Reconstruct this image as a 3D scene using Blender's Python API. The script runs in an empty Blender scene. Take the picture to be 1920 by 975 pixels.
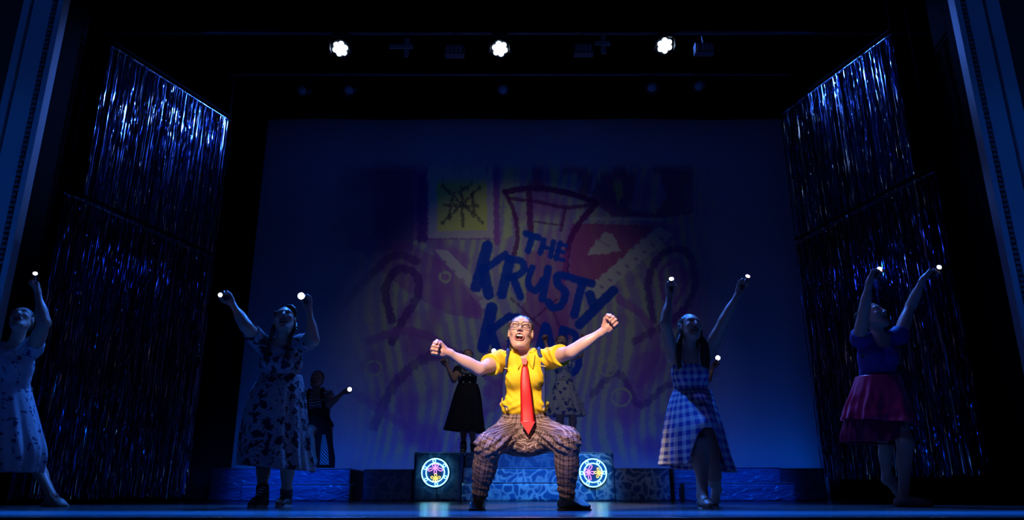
import bpy, bmesh, math, random
import numpy as np
from mathutils import Vector, Matrix
from mathutils.bvhtree import BVHTree

SC = bpy.context.scene
COL = SC.collection
R_ = math.radians
rng = np.random.RandomState(7)
random.seed(7)

# ------------------------------------------------------------------ camera
PITCH = R_(17.3); FPX = 1405.0; CAMZ = 0.10
cam_d = bpy.data.cameras.new('camera'); cam = bpy.data.objects.new('camera', cam_d); COL.objects.link(cam)
cam.location = (0, 0, CAMZ); cam.rotation_euler = (math.pi/2 + PITCH, 0, 0)
cam_d.sensor_width = 36; cam_d.lens = FPX/1920*36; cam_d.clip_end = 100; cam_d.clip_start = .05
SC.camera = cam
SC.view_settings.view_transform = 'Standard'; SC.view_settings.look = 'None'
SC.view_settings.exposure = 0.0; SC.view_settings.gamma = 1.0
# ------------------------------------------------------------------ world
w = bpy.data.worlds.new('world'); SC.world = w; w.use_nodes = True
w.node_tree.nodes['Background'].inputs[0].default_value = (0.02, 0.08, 0.5, 1)
w.node_tree.nodes['Background'].inputs[1].default_value = 0.012
# ------------------------------------------------------------------ lights
def aim(o, target):
    d = Vector(target) - o.location
    o.rotation_euler = d.to_track_quat('-Z', 'Y').to_euler()
def spot(name, loc, target, energy, color, size, blend=.5, rad=.06):
    l = bpy.data.lights.new(name, 'SPOT'); l.energy = energy; l.color = color
    l.spot_size = R_(size); l.spot_blend = blend; l.shadow_soft_size = rad
    o = bpy.data.objects.new(name, l); COL.objects.link(o); o.location = loc; aim(o, target); return o
def area(name, loc, target, energy, color, sx, sy, spread=180):
    l = bpy.data.lights.new(name, 'AREA'); l.energy = energy; l.color = color
    l.shape = 'RECTANGLE'; l.size = sx; l.size_y = sy; l.spread = R_(spread)
    o = bpy.data.objects.new(name, l); COL.objects.link(o); o.location = loc; aim(o, target); return o
BLUE = (.015, .12, 1.0)
spot('follow_spot', (-2.3, -6.0, 7.4), (0.03, 5.0, 1.0), 14500, (1, .82, .66), 8.0, .45, .10)
spot('follow_spot_soft_edge', (2.5, -5.5, 5.0), (0.0, 5.0, 1.1), 110, (.6, .5, 1), 9, .6, .10)
spot('projector', (0, 8.95, 6.0), (0.15, 12.9, 2.5), 125, (.88, .86, .84), 76, 1.0, .05)
area('added_backdrop_uplight', (0, 12.15, .22), (0, 12.75, 2.6), 42, (.0, .12, 1), 11, .12)  # unseen lamp added behind the platforms to brighten the lower backdrop
area('cyclorama_top_wash', (0, 11.4, 6.6), (0, 12.8, 2.0), 4, (.0, .10, 1), 10, .2)
area('apron_wash', (0, 4.15, 6.6), (0, 4.25, 0), 235, (.002, .13, 1), 10.5, .15, 12)
area('front_fill', (0, -3.0, 4.4), (0, 7.0, .8), 2.3, (.03, .10, 1), 8, 1.2)
area('front_fill_neutral', (0, -3.0, 3.4), (0, 6.0, .9), 2.2, (.70, .48, 1), 6, 1.0)
spot('riser_wash', (0.2, 3.2, 6.3), (.4, 10.4, .2), 3600, (.03, .27, 1), 14, 1.0, .1)
spot('riser_wash', (-2.6, 4.2, 6.3), (-2.9, 10.4, .3), 2000, (.0, .13, 1), 14, 1.0, .1)
spot('riser_wash', (2.6, 4.2, 6.3), (2.9, 10.4, .3), 1500, (.0, .13, 1), 14, 1.0, .1)
spot('overhead_special', (-.6, 8.0, 6.2), (-2.6, 5.9, 1.0), 260, (.02, .14, 1), 36, .8, .1)
spot('overhead_special', (.3, 6.9, 6.2), (2.5, 6.0, .8), 260, (.12, .16, 1), 34, .8, .1)
for sx in (-1, 1):
    for pz, pe in ((1.2, 190), (3.0, 230), (4.8, 130), (6.4, 25)): spot('pilaster_wash', (sx*8.0, 1.2, pz), (sx*5.15, 7.0, pz), pe, (.0, .13, 1), 24, .9, .3)
    spot('added_side_back_spot', (sx*4.4, 8.2, 2.6), (sx*-1.2, 5.4, 1.1), 14, (.02, .18, 1), 60, .6, .1)  # unseen side-back lamps added to rim the dancers
spot('tinsel_light', (-1.7, 9.9, 6.0), (-4.3, 8.5, 4.6), 520, (.06, .2, 1), 40, .8, .12)
spot('tinsel_light', (1.5, 9.2, 6.6), (4.2, 7.9, 4.9), 520, (.06, .2, 1), 36, .8, .12)
spot('tinsel_light', (-1.0, 5.2, 3.6), (-4.3, 8.6, 2.2), 20, (.04, .15, 1), 70, .8, .12)
spot('tinsel_light', (1.0, 5.2, 3.6), (4.2, 8.6, 2.2), 30, (.06, .13, 1), 70, .8, .12)

# ------------------------------------------------------------------ pixel tools (photo frame 1920 x 975)
cp, sp_ = math.cos(PITCH), math.sin(PITCH)
def ray(x, y):
    u = (x-960)/FPX; v = (487.5-y)/FPX
    return np.array([u, cp - v*sp_, sp_ + v*cp])
CAM = np.array([0, 0, CAMZ])
def P(x, y, Y):
    d = ray(x, y); return CAM + d*(Y/d[1])
def px(p):
    q = np.asarray(p) - CAM; z = q[1]*cp + q[2]*sp_; yy = -q[1]*sp_ + q[2]*cp
    return 960 + FPX*q[0]/z, 487.5 - FPX*yy/z
def XF(x, Y, z=0.):    # world X for photo column x of a point at depth Y, height z
    zz = Y*cp + (z-CAMZ)*sp_
    return (x-960)/FPX*zz
def V(*a): return np.array(a, float)
def nrm(v):
    v = np.asarray(v, float); return v/(np.linalg.norm(v)+1e-12)

# ------------------------------------------------------------------ materials
MATS = {}
class NT:
    def __init__(s, name):
        s.m = bpy.data.materials.new(name); s.m.use_nodes = True; s.t = s.m.node_tree
        s.b = s.t.nodes['Principled BSDF']
    def n(s, typ, **kw):
        nd = s.t.nodes.new(typ)
        for k, v in kw.items():
            if k.startswith('i_'):
                k2 = k[2:]; nd.inputs[int(k2) if k2.isdigit() else k2].default_value = v
            else: setattr(nd, k, v)
        return nd
    def l(s, a, b): s.t.links.new(a, b)
    def math(s, op, a, b=None, c=None):
        nd = s.t.nodes.new('ShaderNodeMath'); nd.operation = op
        for i, q in enumerate((a, b, c)):
            if q is None: continue
            if isinstance(q, (int, float)): nd.inputs[i].default_value = q
            else: s.l(q, nd.inputs[i])
        return nd.outputs[0]
    def mix(s, f, a, b):
        nd = s.t.nodes.new('ShaderNodeMix'); nd.data_type = 'RGBA'
        for i, q in ((0, f), (6, a), (7, b)):
            if isinstance(q, (int, float)): nd.inputs[i].default_value = q
            elif isinstance(q, tuple): nd.inputs[i].default_value = (*q, 1) if len(q) == 3 else q
            else: s.l(q, nd.inputs[i])
        return nd.outputs[2]
    def bump(s, h, strength=.3, dist=.01):
        nd = s.n('ShaderNodeBump'); nd.inputs['Strength'].default_value = strength; nd.inputs['Distance'].default_value = dist
        s.l(h, nd.inputs['Height']); s.l(nd.outputs[0], s.b.inputs['Normal'])
def mat(name, color=(.5,.5,.5), rough=.6, metal=0., noise=.08, nscale=40, bump=.1, emit=None, estr=0, sheen=0, spec=.5, sub=0):
    if name in MATS: return MATS[name]
    k = NT(name); b = k.b
    tc = k.n('ShaderNodeTexCoord'); nz = k.n('ShaderNodeTexNoise'); nz.inputs['Scale'].default_value = nscale; nz.inputs['Detail'].default_value = 3
    k.l(tc.outputs['Object'], nz.inputs['Vector'])
    c = k.mix(k.math('MULTIPLY', nz.outputs[0], noise*2), tuple(color), tuple(q*.55 for q in color))
    k.l(c, b.inputs['Base Color'])
    b.inputs['Roughness'].default_value = rough; b.inputs['Metallic'].default_value = metal
    b.inputs['Specular IOR Level'].default_value = spec
    if sheen: b.inputs['Sheen Weight'].default_value = sheen
    if sub:
        b.inputs['Subsurface Weight'].default_value = sub; b.inputs['Subsurface Radius'].default_value = (.012,.005,.003)
    if bump: k.bump(nz.outputs[0], bump, .003)
    if emit:
        b.inputs['Emission Color'].default_value = (*emit, 1); b.inputs['Emission Strength'].default_value = estr
    MATS[name] = k.m; return k.m
def attr_mat(name, attr='Col', rough=.5, sub=0., bump=.06, nscale=120, spec=.4):
    if name in MATS: return MATS[name]
    k = NT(name); a = k.n('ShaderNodeAttribute', attribute_name=attr)
    tc = k.n('ShaderNodeTexCoord'); nz = k.n('ShaderNodeTexNoise'); nz.inputs['Scale'].default_value = nscale
    k.l(tc.outputs['Object'], nz.inputs['Vector'])
    hs = k.mix(k.math('MULTIPLY', nz.outputs[0], .18), a.outputs['Color'], (.5,.25,.2))
    k.l(hs if sub else a.outputs['Color'], k.b.inputs['Base Color']); k.b.inputs['Roughness'].default_value = rough
    k.b.inputs['Specular IOR Level'].default_value = spec
    if sub:
        k.b.inputs['Subsurface Weight'].default_value = sub; k.b.inputs['Subsurface Radius'].default_value = (.01,.004,.002)
    if bump: k.bump(nz.outputs[0], bump, .002)
    MATS[name] = k.m; return k.m
def emis(name, color, strength):
    if name in MATS: return MATS[name]
    m = bpy.data.materials.new(name); m.use_nodes = True; t = m.node_tree
    b = t.nodes['Principled BSDF']; b.inputs['Base Color'].default_value = (*[c*.5 for c in color], 1)
    b.inputs['Emission Color'].default_value = (*color, 1); b.inputs['Emission Strength'].default_value = strength
    MATS[name] = m; return m

# ------------------------------------------------------------------ object helpers
def tag(o, label=None, cat=None, group=None, kind=None):
    if label: o['label'] = label
    if cat: o['category'] = cat
    if group: o['group'] = group
    if kind: o['kind'] = kind
    return o
def empty(name, loc, label=None, cat=None, group=None):
    o = bpy.data.objects.new(name, None); COL.objects.link(o); o.location = loc; o.empty_display_size = .1
    return tag(o, label, cat, group)
def link(name, me, m=None, parent=None, smooth=True):
    o = bpy.data.objects.new(name, me); COL.objects.link(o)
    if m:
        for q in (m if isinstance(m, (list, tuple)) else [m]): me.materials.append(q)
    if smooth:
        me.polygons.foreach_set('use_smooth', np.ones(len(me.polygons), bool))
    if parent is not None:
        o.parent = parent; L = Vector((0,0,0)); q = parent
        while q is not None: L += q.location; q = q.parent
        me.transform(Matrix.Translation(-L))
    return o
def npmesh(name, verts, quads, tris=None):
    verts = np.asarray(verts, np.float32); me = bpy.data.meshes.new(name)
    quads = np.asarray(quads, np.int32).reshape(-1, 4)
    tris = np.zeros((0,3), np.int32) if tris is None else np.asarray(tris, np.int32).reshape(-1, 3)
    me.vertices.add(len(verts)); me.vertices.foreach_set('co', verts.ravel())
    nl = quads.size + tris.size
    me.loops.add(nl); me.loops.foreach_set('vertex_index', np.concatenate([quads.ravel(), tris.ravel()]))
    nf = len(quads)+len(tris); me.polygons.add(nf)
    st = np.concatenate([np.arange(len(quads))*4, len(quads)*4 + np.arange(len(tris))*3]).astype(np.int32)
    me.polygons.foreach_set('loop_start', st)
    me.update(calc_edges=True); me.validate()
    return me
def add_attr(me, name, vals):
    a = me.attributes.new(name, 'FLOAT_COLOR' if vals.shape[1] == 4 else 'FLOAT_VECTOR', 'POINT')
    a.data.foreach_set('color' if vals.shape[1] == 4 else 'vector', vals.astype(np.float32).ravel())

class MB:   # collects simple solids into one mesh
    def __init__(s): s.bm = bmesh.new()
    def box(s, lo, hi, bev=0.):
        lo = Vector(lo); hi = Vector(hi)
        r = bmesh.ops.create_cube(s.bm, size=1.0); vs = r['verts']
        bmesh.ops.scale(s.bm, vec=hi-lo, verts=vs); bmesh.ops.translate(s.bm, vec=(lo+hi)/2, verts=vs)
        if bev:
            es = list({e for v in vs for e in v.link_edges})
            bmesh.ops.bevel(s.bm, geom=es, offset=bev, segments=2, affect='EDGES', profile=.6)
        return s
    def tube(s, pts, rad, n=10, closed=False, flat=None):
        pts = [Vector(p) for p in pts]; N = len(pts)
        rads = rad if isinstance(rad, (list, tuple, np.ndarray)) else [rad]*N
        rings = []; up = None
        for i, p in enumerate(pts):
            if closed: t = (pts[(i+1) % N]-pts[i-1]).normalized()
            else: t = (pts[min(i+1, N-1)]-pts[max(i-1, 0)]).normalized()
            if up is None: up = Vector((0,0,1)) if abs(t.z) < .9 else Vector((1,0,0))
            a = t.cross(up); a.normalize(); b = a.cross(t).normalized(); up = b
            rings.append([s.bm.verts.new(p + (a*math.cos(q)+b*math.sin(q))*rads[i]) for q in [2*math.pi*k/n for k in range(n)]])
        for i in range(N if closed else N-1):
            r0, r1 = rings[i], rings[(i+1) % N]
            for k in range(n): s.bm.faces.new((r0[k], r0[(k+1) % n], r1[(k+1) % n], r1[k]))
        if not closed: s.bm.faces.new(rings[0][::-1]); s.bm.faces.new(rings[-1])
        return s
    def lathe(s, prof, c, axis=(0,0,1), n=24):   # prof: (radius, height)
        ax = Vector(axis).normalized(); q = Vector((0,0,1)).rotation_difference(ax); c = Vector(c); rings = []
        for r, h in prof:
            rings.append([s.bm.verts.new(c + q @ Vector((r*math.cos(2*math.pi*k/n), r*math.sin(2*math.pi*k/n), h))) for k in range(n)])
        for a, b in zip(rings, rings[1:]):
            for k in range(n): s.bm.faces.new((a[k], a[(k+1) % n], b[(k+1) % n], b[k]))
        s.bm.faces.new(rings[0][::-1]); s.bm.faces.new(rings[-1]); return s
    def ball(s, c, r, sub=2, scale=(1,1,1)):
        q = bmesh.ops.create_icosphere(s.bm, subdivisions=sub, radius=r)['verts']
        bmesh.ops.scale(s.bm, vec=scale, verts=q); bmesh.ops.translate(s.bm, vec=Vector(c), verts=q); return s
    def slab(s, pts, thick):   # polygon with thickness vector
        th = Vector(thick); a = [s.bm.verts.new(Vector(p)) for p in pts]; b = [s.bm.verts.new(Vector(p)+th) for p in pts]
        s.bm.faces.new(a); s.bm.faces.new(b[::-1]); n = len(a)
        for k in range(n): s.bm.faces.new((a[k], b[k], b[(k+1) % n], a[(k+1) % n]))
        return s
    def build(s, name, m, parent=None, smooth=False):
        bmesh.ops.recalc_face_normals(s.bm, faces=s.bm.faces)
        me = bpy.data.meshes.new(name); s.bm.to_mesh(me); s.bm.free()
        return link(name, me, m, parent, smooth)
def grid_quads(nu, nv, wrap=False):
    i = np.arange(nv-1)[:, None]*nu; j = np.arange(nu if wrap else nu-1)[None]; j2 = (j+1) % nu
    return np.stack([i+j, i+j2, i+nu+j2, i+nu+j], -1).reshape(-1, 4)
def catmull(pts, n):
    pts = np.asarray(pts, float); N = len(pts); t = np.linspace(0, N-1, n); i = np.minimum(t.astype(int), N-2); f = (t-i)[:, None]
    p0 = pts[np.maximum(i-1, 0)]; p1 = pts[i]; p2 = pts[i+1]; p3 = pts[np.minimum(i+2, N-1)]
    return .5*((2*p1)+(-p0+p2)*f+(2*p0-5*p1+4*p2-p3)*f**2+(-p0+3*p1-3*p2+p3)*f**3)

# ------------------------------------------------------------------ implicit surfaces
def d_cap(p, a, b, ra, rb):
    a = np.asarray(a, np.float32); b = np.asarray(b, np.float32); ab = b-a; L = float(ab @ ab)+1e-9
    pa = p-a; t = np.clip((pa @ ab)/L, 0, 1)
    return np.sqrt(((pa - t[..., None]*ab)**2).sum(-1)) - (ra + (rb-ra)*t)
def d_ell(p, c, R, r):
    q = (p-np.asarray(c, np.float32)) @ np.asarray(R, np.float32)      # columns of R are the local axes
    r = np.asarray(r, np.float32); k0 = np.sqrt(((q/r)**2).sum(-1)); k1 = np.sqrt(((q/(r*r))**2).sum(-1))+1e-6
    return k0*(k0-1)/k1
def smin(a, b, k):
    h = np.maximum(k-np.abs(a-b), 0)/k; return np.minimum(a, b)-h*h*k*.25
def prim_eval(pr, p): return d_cap(p, *pr[1]) if pr[0] == 'c' else d_ell(p, *pr[1])
def prim_box(pr):
    if pr[0] == 'c':
        a, b, ra, rb = pr[1]; a = np.asarray(a); b = np.asarray(b); r = max(ra, rb)
        return np.minimum(a, b)-r, np.maximum(a, b)+r
    c, R, r = pr[1]; e = np.sqrt(((np.asarray(R)*np.asarray(r)[None])**2).sum(1)); return np.asarray(c)-e, np.asarray(c)+e
def C(a, b, ra, rb=None, k=.02, op='+'): return ('c', (a, b, ra, ra if rb is None else rb), k, op)
def E(c, r, R=None, k=.02, op='+'): return ('e', (c, np.eye(3) if R is None else R, r if hasattr(r, '__len__') else (r,r,r)), k, op)
def eval_field(prims, lo, hi, h, infl=0.):
    n = np.ceil((hi-lo)/h).astype(int)+1
    ax = [np.float32(lo[i])+np.arange(n[i], dtype=np.float32)*np.float32(h) for i in range(3)]
    F = np.full(n, .5, np.float32)
    for pr in prims:
        b0, b1 = prim_box(pr); m = pr[2]+2.5*h+abs(infl)
        s = [slice(max(0, int((b0[i]-m-lo[i])/h)), max(0, min(n[i], int((b1[i]+m-lo[i])/h)+2))) for i in range(3)]
        if any(q.stop <= q.start for q in s): continue
        g = np.stack(np.meshgrid(ax[0][s[0]], ax[1][s[1]], ax[2][s[2]], indexing='ij'), -1)
        d = prim_eval(pr, g)-(infl if pr[3] == '+' else 0); sub = F[s[0], s[1], s[2]]; k = pr[2]
        if pr[3] == '+': F[s[0], s[1], s[2]] = smin(sub, d, k)
        elif pr[3] == '-': F[s[0], s[1], s[2]] = -smin(-sub, d, k)
    return F, ax
def nets(F, lo, h):
    n = np.array(F.shape); ins = F < 0
    c = ins[:-1,:-1,:-1].astype(np.int8).copy()
    for dx, dy, dz in [(1,0,0),(0,1,0),(0,0,1),(1,1,0),(1,0,1),(0,1,1),(1,1,1)]:
        c += ins[dx:n[0]-1+dx, dy:n[1]-1+dy, dz:n[2]-1+dz]
    act = (c > 0) & (c < 8); idx = np.argwhere(act)
    if not len(idx): return np.zeros((0,3)), np.zeros((0,4), int)
    vid = np.full(act.shape, -1, np.int32); vid[tuple(idx.T)] = np.arange(len(idx))
    acc = np.zeros((len(idx), 3)); cnt = np.zeros(len(idx)); cor = [(a,b,d) for a in (0,1) for b in (0,1) for d in (0,1)]
    for a in cor:
        for ax in range(3):
            if a[ax]: continue
            b = list(a); b[ax] = 1
            fa = F[idx[:,0]+a[0], idx[:,1]+a[1], idx[:,2]+a[2]]; fb = F[idx[:,0]+b[0], idx[:,1]+b[1], idx[:,2]+b[2]]
            m = (fa < 0) != (fb < 0); t = np.where(m, fa/np.where(m, fa-fb, 1), 0)
            pt = np.tile(np.array(a, float), (len(idx), 1)); pt[:, ax] += t
            acc[m] += pt[m]; cnt[m] += 1
    verts = lo + (idx + acc/cnt[:, None])*h
    quads = []
    for ax in range(3):
        s0 = [slice(None)]*3; s1 = [slice(None)]*3; s0[ax] = slice(0, -1); s1[ax] = slice(1, None)
        m = ins[tuple(s0)] != ins[tuple(s1)]; e = np.argwhere(m); flip = ins[tuple(s0)][tuple(e.T)]
        u, v = (ax+1) % 3, (ax+2) % 3
        ok = (e[:, u] > 0) & (e[:, v] > 0) & (e[:, u] < n[u]-1) & (e[:, v] < n[v]-1); e = e[ok]; flip = flip[ok]
        q = []
        for du, dv in ((-1,-1),(0,-1),(0,0),(-1,0)):
            f = e.copy(); f[:, u] += du; f[:, v] += dv; q.append(vid[tuple(f.T)])
        q = np.stack(q, -1); q[~flip] = q[~flip][:, ::-1]; quads.append(q)
    return verts, np.concatenate(quads)
def smooth_verts(v, q, it=1, lam=.5):
    e = np.concatenate([q[:, [0,1]], q[:, [1,2]], q[:, [2,3]], q[:, [3,0]]])
    for _ in range(it):
        s = np.zeros_like(v); c = np.zeros(len(v))
        for k in range(3):
            s[:, k] = np.bincount(e[:,0], v[e[:,1], k], len(v)) + np.bincount(e[:,1], v[e[:,0], k], len(v))
        c = np.bincount(e[:,0], minlength=len(v)) + np.bincount(e[:,1], minlength=len(v))
        v = v*(1-lam) + lam*s/np.maximum(c, 1)[:, None]
    return v
def bounds(prims, pad):
    lo = np.full(3, 9e9); hi = -lo
    for pr in prims:
        if pr[3] != '+': continue
        a, b = prim_box(pr); lo = np.minimum(lo, a); hi = np.maximum(hi, b)
    return lo-pad, hi+pad
def blob(prims, h, infl=0., clip=None, fine=(), sm=1, ops=None):
    """surface of smooth-unioned prims; clip(p)->distance (positive = cut away); fine = [(lo, hi, h)] boxes meshed finer"""
    out_v = []; out_q = []; base = 0
    regs = [(None, None, h)] + [tuple(f) for f in fine]
    for bi, (lo, hi, hh) in enumerate(regs):
        if lo is None: l, u = bounds(prims, 3*hh+abs(infl))
        else: l = np.asarray(lo)-3*hh; u = np.asarray(hi)+3*hh
        F, ax = eval_field(prims, l, u, hh, infl)
        if clip is not None:
            g = np.stack(np.meshgrid(*ax, indexing='ij'), -1); F = np.maximum(F, clip(g).astype(np.float32))
        v, q = nets(F, l, hh)
        if not len(v): continue
        v = smooth_verts(v, q, sm)
        c = v[q].mean(1)
        if lo is None:
            keep = np.ones(len(q), bool)
            for f in fine: keep &= ~np.all((c > np.asarray(f[0])+hh*.8) & (c < np.asarray(f[1])-hh*.8), axis=1)
        else: keep = np.all((c > lo) & (c < hi), axis=1)
        q = q[keep]; used = np.unique(q); rm = np.full(len(v), -1); rm[used] = np.arange(len(used))
        out_v.append(v[used]); out_q.append(rm[q]+base); base += len(used)
    return np.concatenate(out_v), np.concatenate(out_q)
def noise3(p, f, seed=0):   # cheap smooth value field from sines
    r = np.random.RandomState(seed); s = 0
    for i in range(6):
        d = nrm(r.randn(3))*f*(1+.5*r.rand()); s = s + np.sin(p @ d*6.28 + r.rand()*6.28)
    return s/6
def vnormals(v, q):
    n = np.cross(v[q[:,2]]-v[q[:,0]], v[q[:,3]]-v[q[:,1]]); o = np.zeros_like(v)
    for k in range(4):
        for a in range(3): o[:, a] += np.bincount(q[:, k], n[:, a], len(v))
    return o/(np.linalg.norm(o, axis=1, keepdims=True)+1e-12)
# ------------------------------------------------------------------ people
def ik(a, b, L1, L2, pxl):
    """joint between a and b whose picture position is closest to pxl"""
    a = np.asarray(a); b = np.asarray(b); d = b-a; D = np.linalg.norm(d)
    if D > (L1+L2)*.995:
        f = D/(L1+L2)*1.005; L1 *= f; L2 *= f
    u = d/D; x = (L1*L1-L2*L2+D*D)/(2*D); r = math.sqrt(max(L1*L1-x*x, 1e-8))
    e1 = nrm(np.cross(u, [0.3, .2, 1])); e2 = np.cross(u, e1); best = None
    for k in range(240):
        q = 2*math.pi*k/240; p = a+u*x+(e1*math.cos(q)+e2*math.sin(q))*r; g = px(p)
        c = math.hypot(g[0]-pxl[0], g[1]-pxl[1]) + (pxl[2]*(p[1]) if len(pxl) > 2 else 0)
        if best is None or c < best[0]: best = (c, p)
    return best[1]
def frame(d, n):
    d = nrm(d); n = np.asarray(n, float); n = nrm(n-d*(n@d)); return d, n, np.cross(n, d)

def hand_prims(W, d, n, t, s=1., pose='fist'):
    """W wrist, d towards knuckles, n out of the palm, t towards the thumb side"""
    d = nrm(d); n = nrm(np.asarray(n)-d*(np.asarray(n)@d)); t0 = np.cross(n, d); t = t0 if t0@np.asarray(t) > 0 else -t0
    pr = [C(W-d*.03*s, W+d*.02*s, .023*s, .026*s, .01), E(W+d*.05*s, (.042*s, .030*s, .017*s), np.stack([d, t, n], 1), .012)]
    nails = []
    offs = (.030, .010, -.010, -.029)
    for i, o in enumerate(offs):
        ln = (1., 1.08, 1.02, .82)[i]
        base = W+d*(.012)*s+t*o*.75*s; k0 = W+d*(.083-.004*(i in (0, 3))-.004*(i == 3))*s+t*o*s
        pr.append(C(base, k0, .0125*s, .0115*s, .008))
        if pose == 'fist': an = (78, 172, 250)
        elif pose == 'torch': an = (52, 138, 205)
        elif pose == 'pinch': an = (38+6*i, 85+6*i, 120)
        else: an = (8, 20, 30)
        p = k0
        for j, (a, l, r0, r1) in enumerate(zip(an, (.040*ln, .026*ln, .020*ln), (.0108, .0096, .0088), (.0098, .0088, .0074))):
            v = d*math.cos(R_(a))+n*math.sin(R_(a)); q = p+v*l*s
            pr.append(C(p, q, r0*s, r1*s, .0035)); p = q
    a0 = W+d*.018*s+t*.018*s+n*.008*s; a1 = W+d*.050*s+t*.040*s+n*.022*s
    pr.append(C(a0, a1, .0165*s, .0128*s, .01))
    if pose == 'open': a2 = a1+(d*.6+t*.75+n*.2)*.03*s; a3 = a2+(d*.8+t*.5)*.024*s
    elif pose == 'fist': a2 = W+d*.076*s+t*.042*s+n*.040*s; a3 = W+d*.082*s+t*.026*s+n*.054*s
    else: a2 = W+d*.080*s+t*.046*s+n*.030*s; a3 = W+d*.098*s+t*.034*s+n*.044*s
    pr += [C(a1, a2, .0118*s, .0105*s, .005), C(a2, a3, .0105*s, .0085*s, .004)]
    return pr, (W+d*.060*s+n*.032*s, t)

def head_prims(H, R, s, mo, neckb, turnn=None):
    g = lambda *a: H+R@(np.array(a)*s)
    jd = -.020*mo
    pr = [E(g(0,-.014,.030), (.074*s,.090*s,.080*s), R, .02),
          E(g(0,.022,-.018), (.059*s,.066*s,.084*s), R, .03),
          E(g(0,.030,-.062+jd*.6), (.043*s,.049*s,.044*s), R, .03),
          E(g(0,.066,-.094+jd), (.023*s,.019*s,.019*s), R, .025),
          C(g(-.050,-.005,-.045), g(-.024,.045,-.088+jd), .017*s, .017*s, .03), C(g(.050,-.005,-.045), g(.024,.045,-.088+jd), .017*s, .017*s, .03),
          E(g(-.036,.060,-.024), (.026*s,.022*s,.024*s), R, .02), E(g(.036,.060,-.024), (.026*s,.022*s,.024*s), R, .02),
          C(g(-.038,.070,.026), g(.038,.070,.026), .013*s, .013*s, .015),
          E(g(-.032,.094,.006), (.018*s,.016*s,.012*s), R, .012, '-'), E(g(.032,.094,.006), (.018*s,.016*s,.012*s), R, .012, '-'),
          E(g(-.031,.066,.006), (.015*s,.0155*s,.0135*s), R, .004), E(g(.031,.066,.006), (.015*s,.0155*s,.0135*s), R, .004),
          C(g(0,.082,.012), g(0,.106,-.026), .0075*s, .0105*s, .010),
          E(g(-.0125,.096,-.030), (.008*s,.010*s,.008*s), R, .006), E(g(.0125,.096,-.030), (.008*s,.010*s,.008*s), R, .006),
          E(g(-.006,.103,-.039), (.003*s,.004*s,.004*s), R, .002, '-'), E(g(.006,.103,-.039), (.003*s,.004*s,.004*s), R, .002, '-')]
    my = -.058+jd*.55; a_, b_ = .022+.004*mo, .004+.0155*mo
    ring = [(a_*math.cos(q)*(1.06 if math.sin(q) > 0 else .94), .088-.25*abs(a_*math.cos(q)), my+b_*(math.sin(q)*(.78 if math.sin(q) > 0 else 1))) for q in np.linspace(0, 2*math.pi, 15)[:-1]]
    for i in range(14): pr.append(C(g(*ring[i]), g(*ring[(i+1) % 14]), .0045*s, .0045*s, .004))
    if mo > .1: pr.append(E(g(0,.082,my), ((a_-.003)*s,.034*s,(b_-.002)*s), R, .003, '-'))
    for sx in (-1, 1):
        pr += [E(g(sx*.076,-.008,-.006), (.008*s,.018*s,.030*s), R, .006), E(g(sx*.083,.0,-.002), (.005*s,.009*s,.016*s), R, .004, '-')]
    pr.append(C(g(0,-.020,-.055), neckb, .046*s, .052*s, .03))
    return pr, dict(my=my, a=a_, b=b_)

SKINP = {}
def face_color(v, H, R, s, info, base, brow, closed, lipc):
    q = ((v-H)@R)/s; n = len(v); col = np.tile(np.array([*base, 1.]), (n, 1))
    def blend(m, c): m = np.clip(m, 0, 1)[:, None]; col[:, :3] = col[:, :3]*(1-m)+np.array(c)*m
    near = np.linalg.norm(q, axis=1) < .17
    fr = (q[:,1] > .03) & near
    for sx in (-1, 1):
        d = np.hypot((q[:,0]-sx*.040)/.022, (q[:,2]+.024)/.02); blend(fr*(1-d)*.5, (base[0], base[1]*.62, base[2]*.6))
        x = q[:,0]*sx
        bz = .030+.006*(1-((x-.032)/.022)**2)+.0; m = fr & (np.abs(q[:,2]-bz) < .0032) & (x > .012) & (x < .054); blend(m*.85, brow)
        if closed:
            lz = .002+.006*(1-((x-.031)/.015)**2); m = fr & (np.abs(q[:,2]-lz) < .0024) & (x > .015) & (x < .047); blend(m*.9, (.06,.03,.03))
        else:
            d = np.hypot((x-.031)/.0125, (q[:,2]-.006)/.0068); blend((fr & (d < 1))*1., (.75,.72,.7))
            d2 = np.hypot((x-.031), (q[:,2]-.007))/.0058; blend((fr & (d < 1) & (d2 < 1))*1., (.05,.03,.02))
            blend((fr & (d > .95) & (d < 1.3) & (q[:,2] > .005))*.9, (.05,.03,.03))
    dl = np.hypot(q[:,0]/(info['a']+.0005), (q[:,2]-info['my'])/(info['b']+.0005))
    rr = np.hypot(q[:,0], q[:,2]-info['my'])
    lip = fr & (dl < 1+.0048/max(info['b'], .008)) & (q[:,1] > .05) & (np.abs(q[:,2]-info['my']) < info['b']+.0050) & (np.abs(q[:,0]) < info['a']+.005)
    blend(lip*.9, lipc)
    deep = fr & (dl < .96) & (q[:,1] < .084-.25*np.abs(q[:,0])); blend(deep*1., (.10,.012,.015))
    nz = near & (q[:,1] > .09) & (np.hypot((np.abs(q[:,0])-.006)/.0035, (q[:,2]+.038)/.004) < 1); blend(nz*.8, (.12,.03,.03))
    return col

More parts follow.
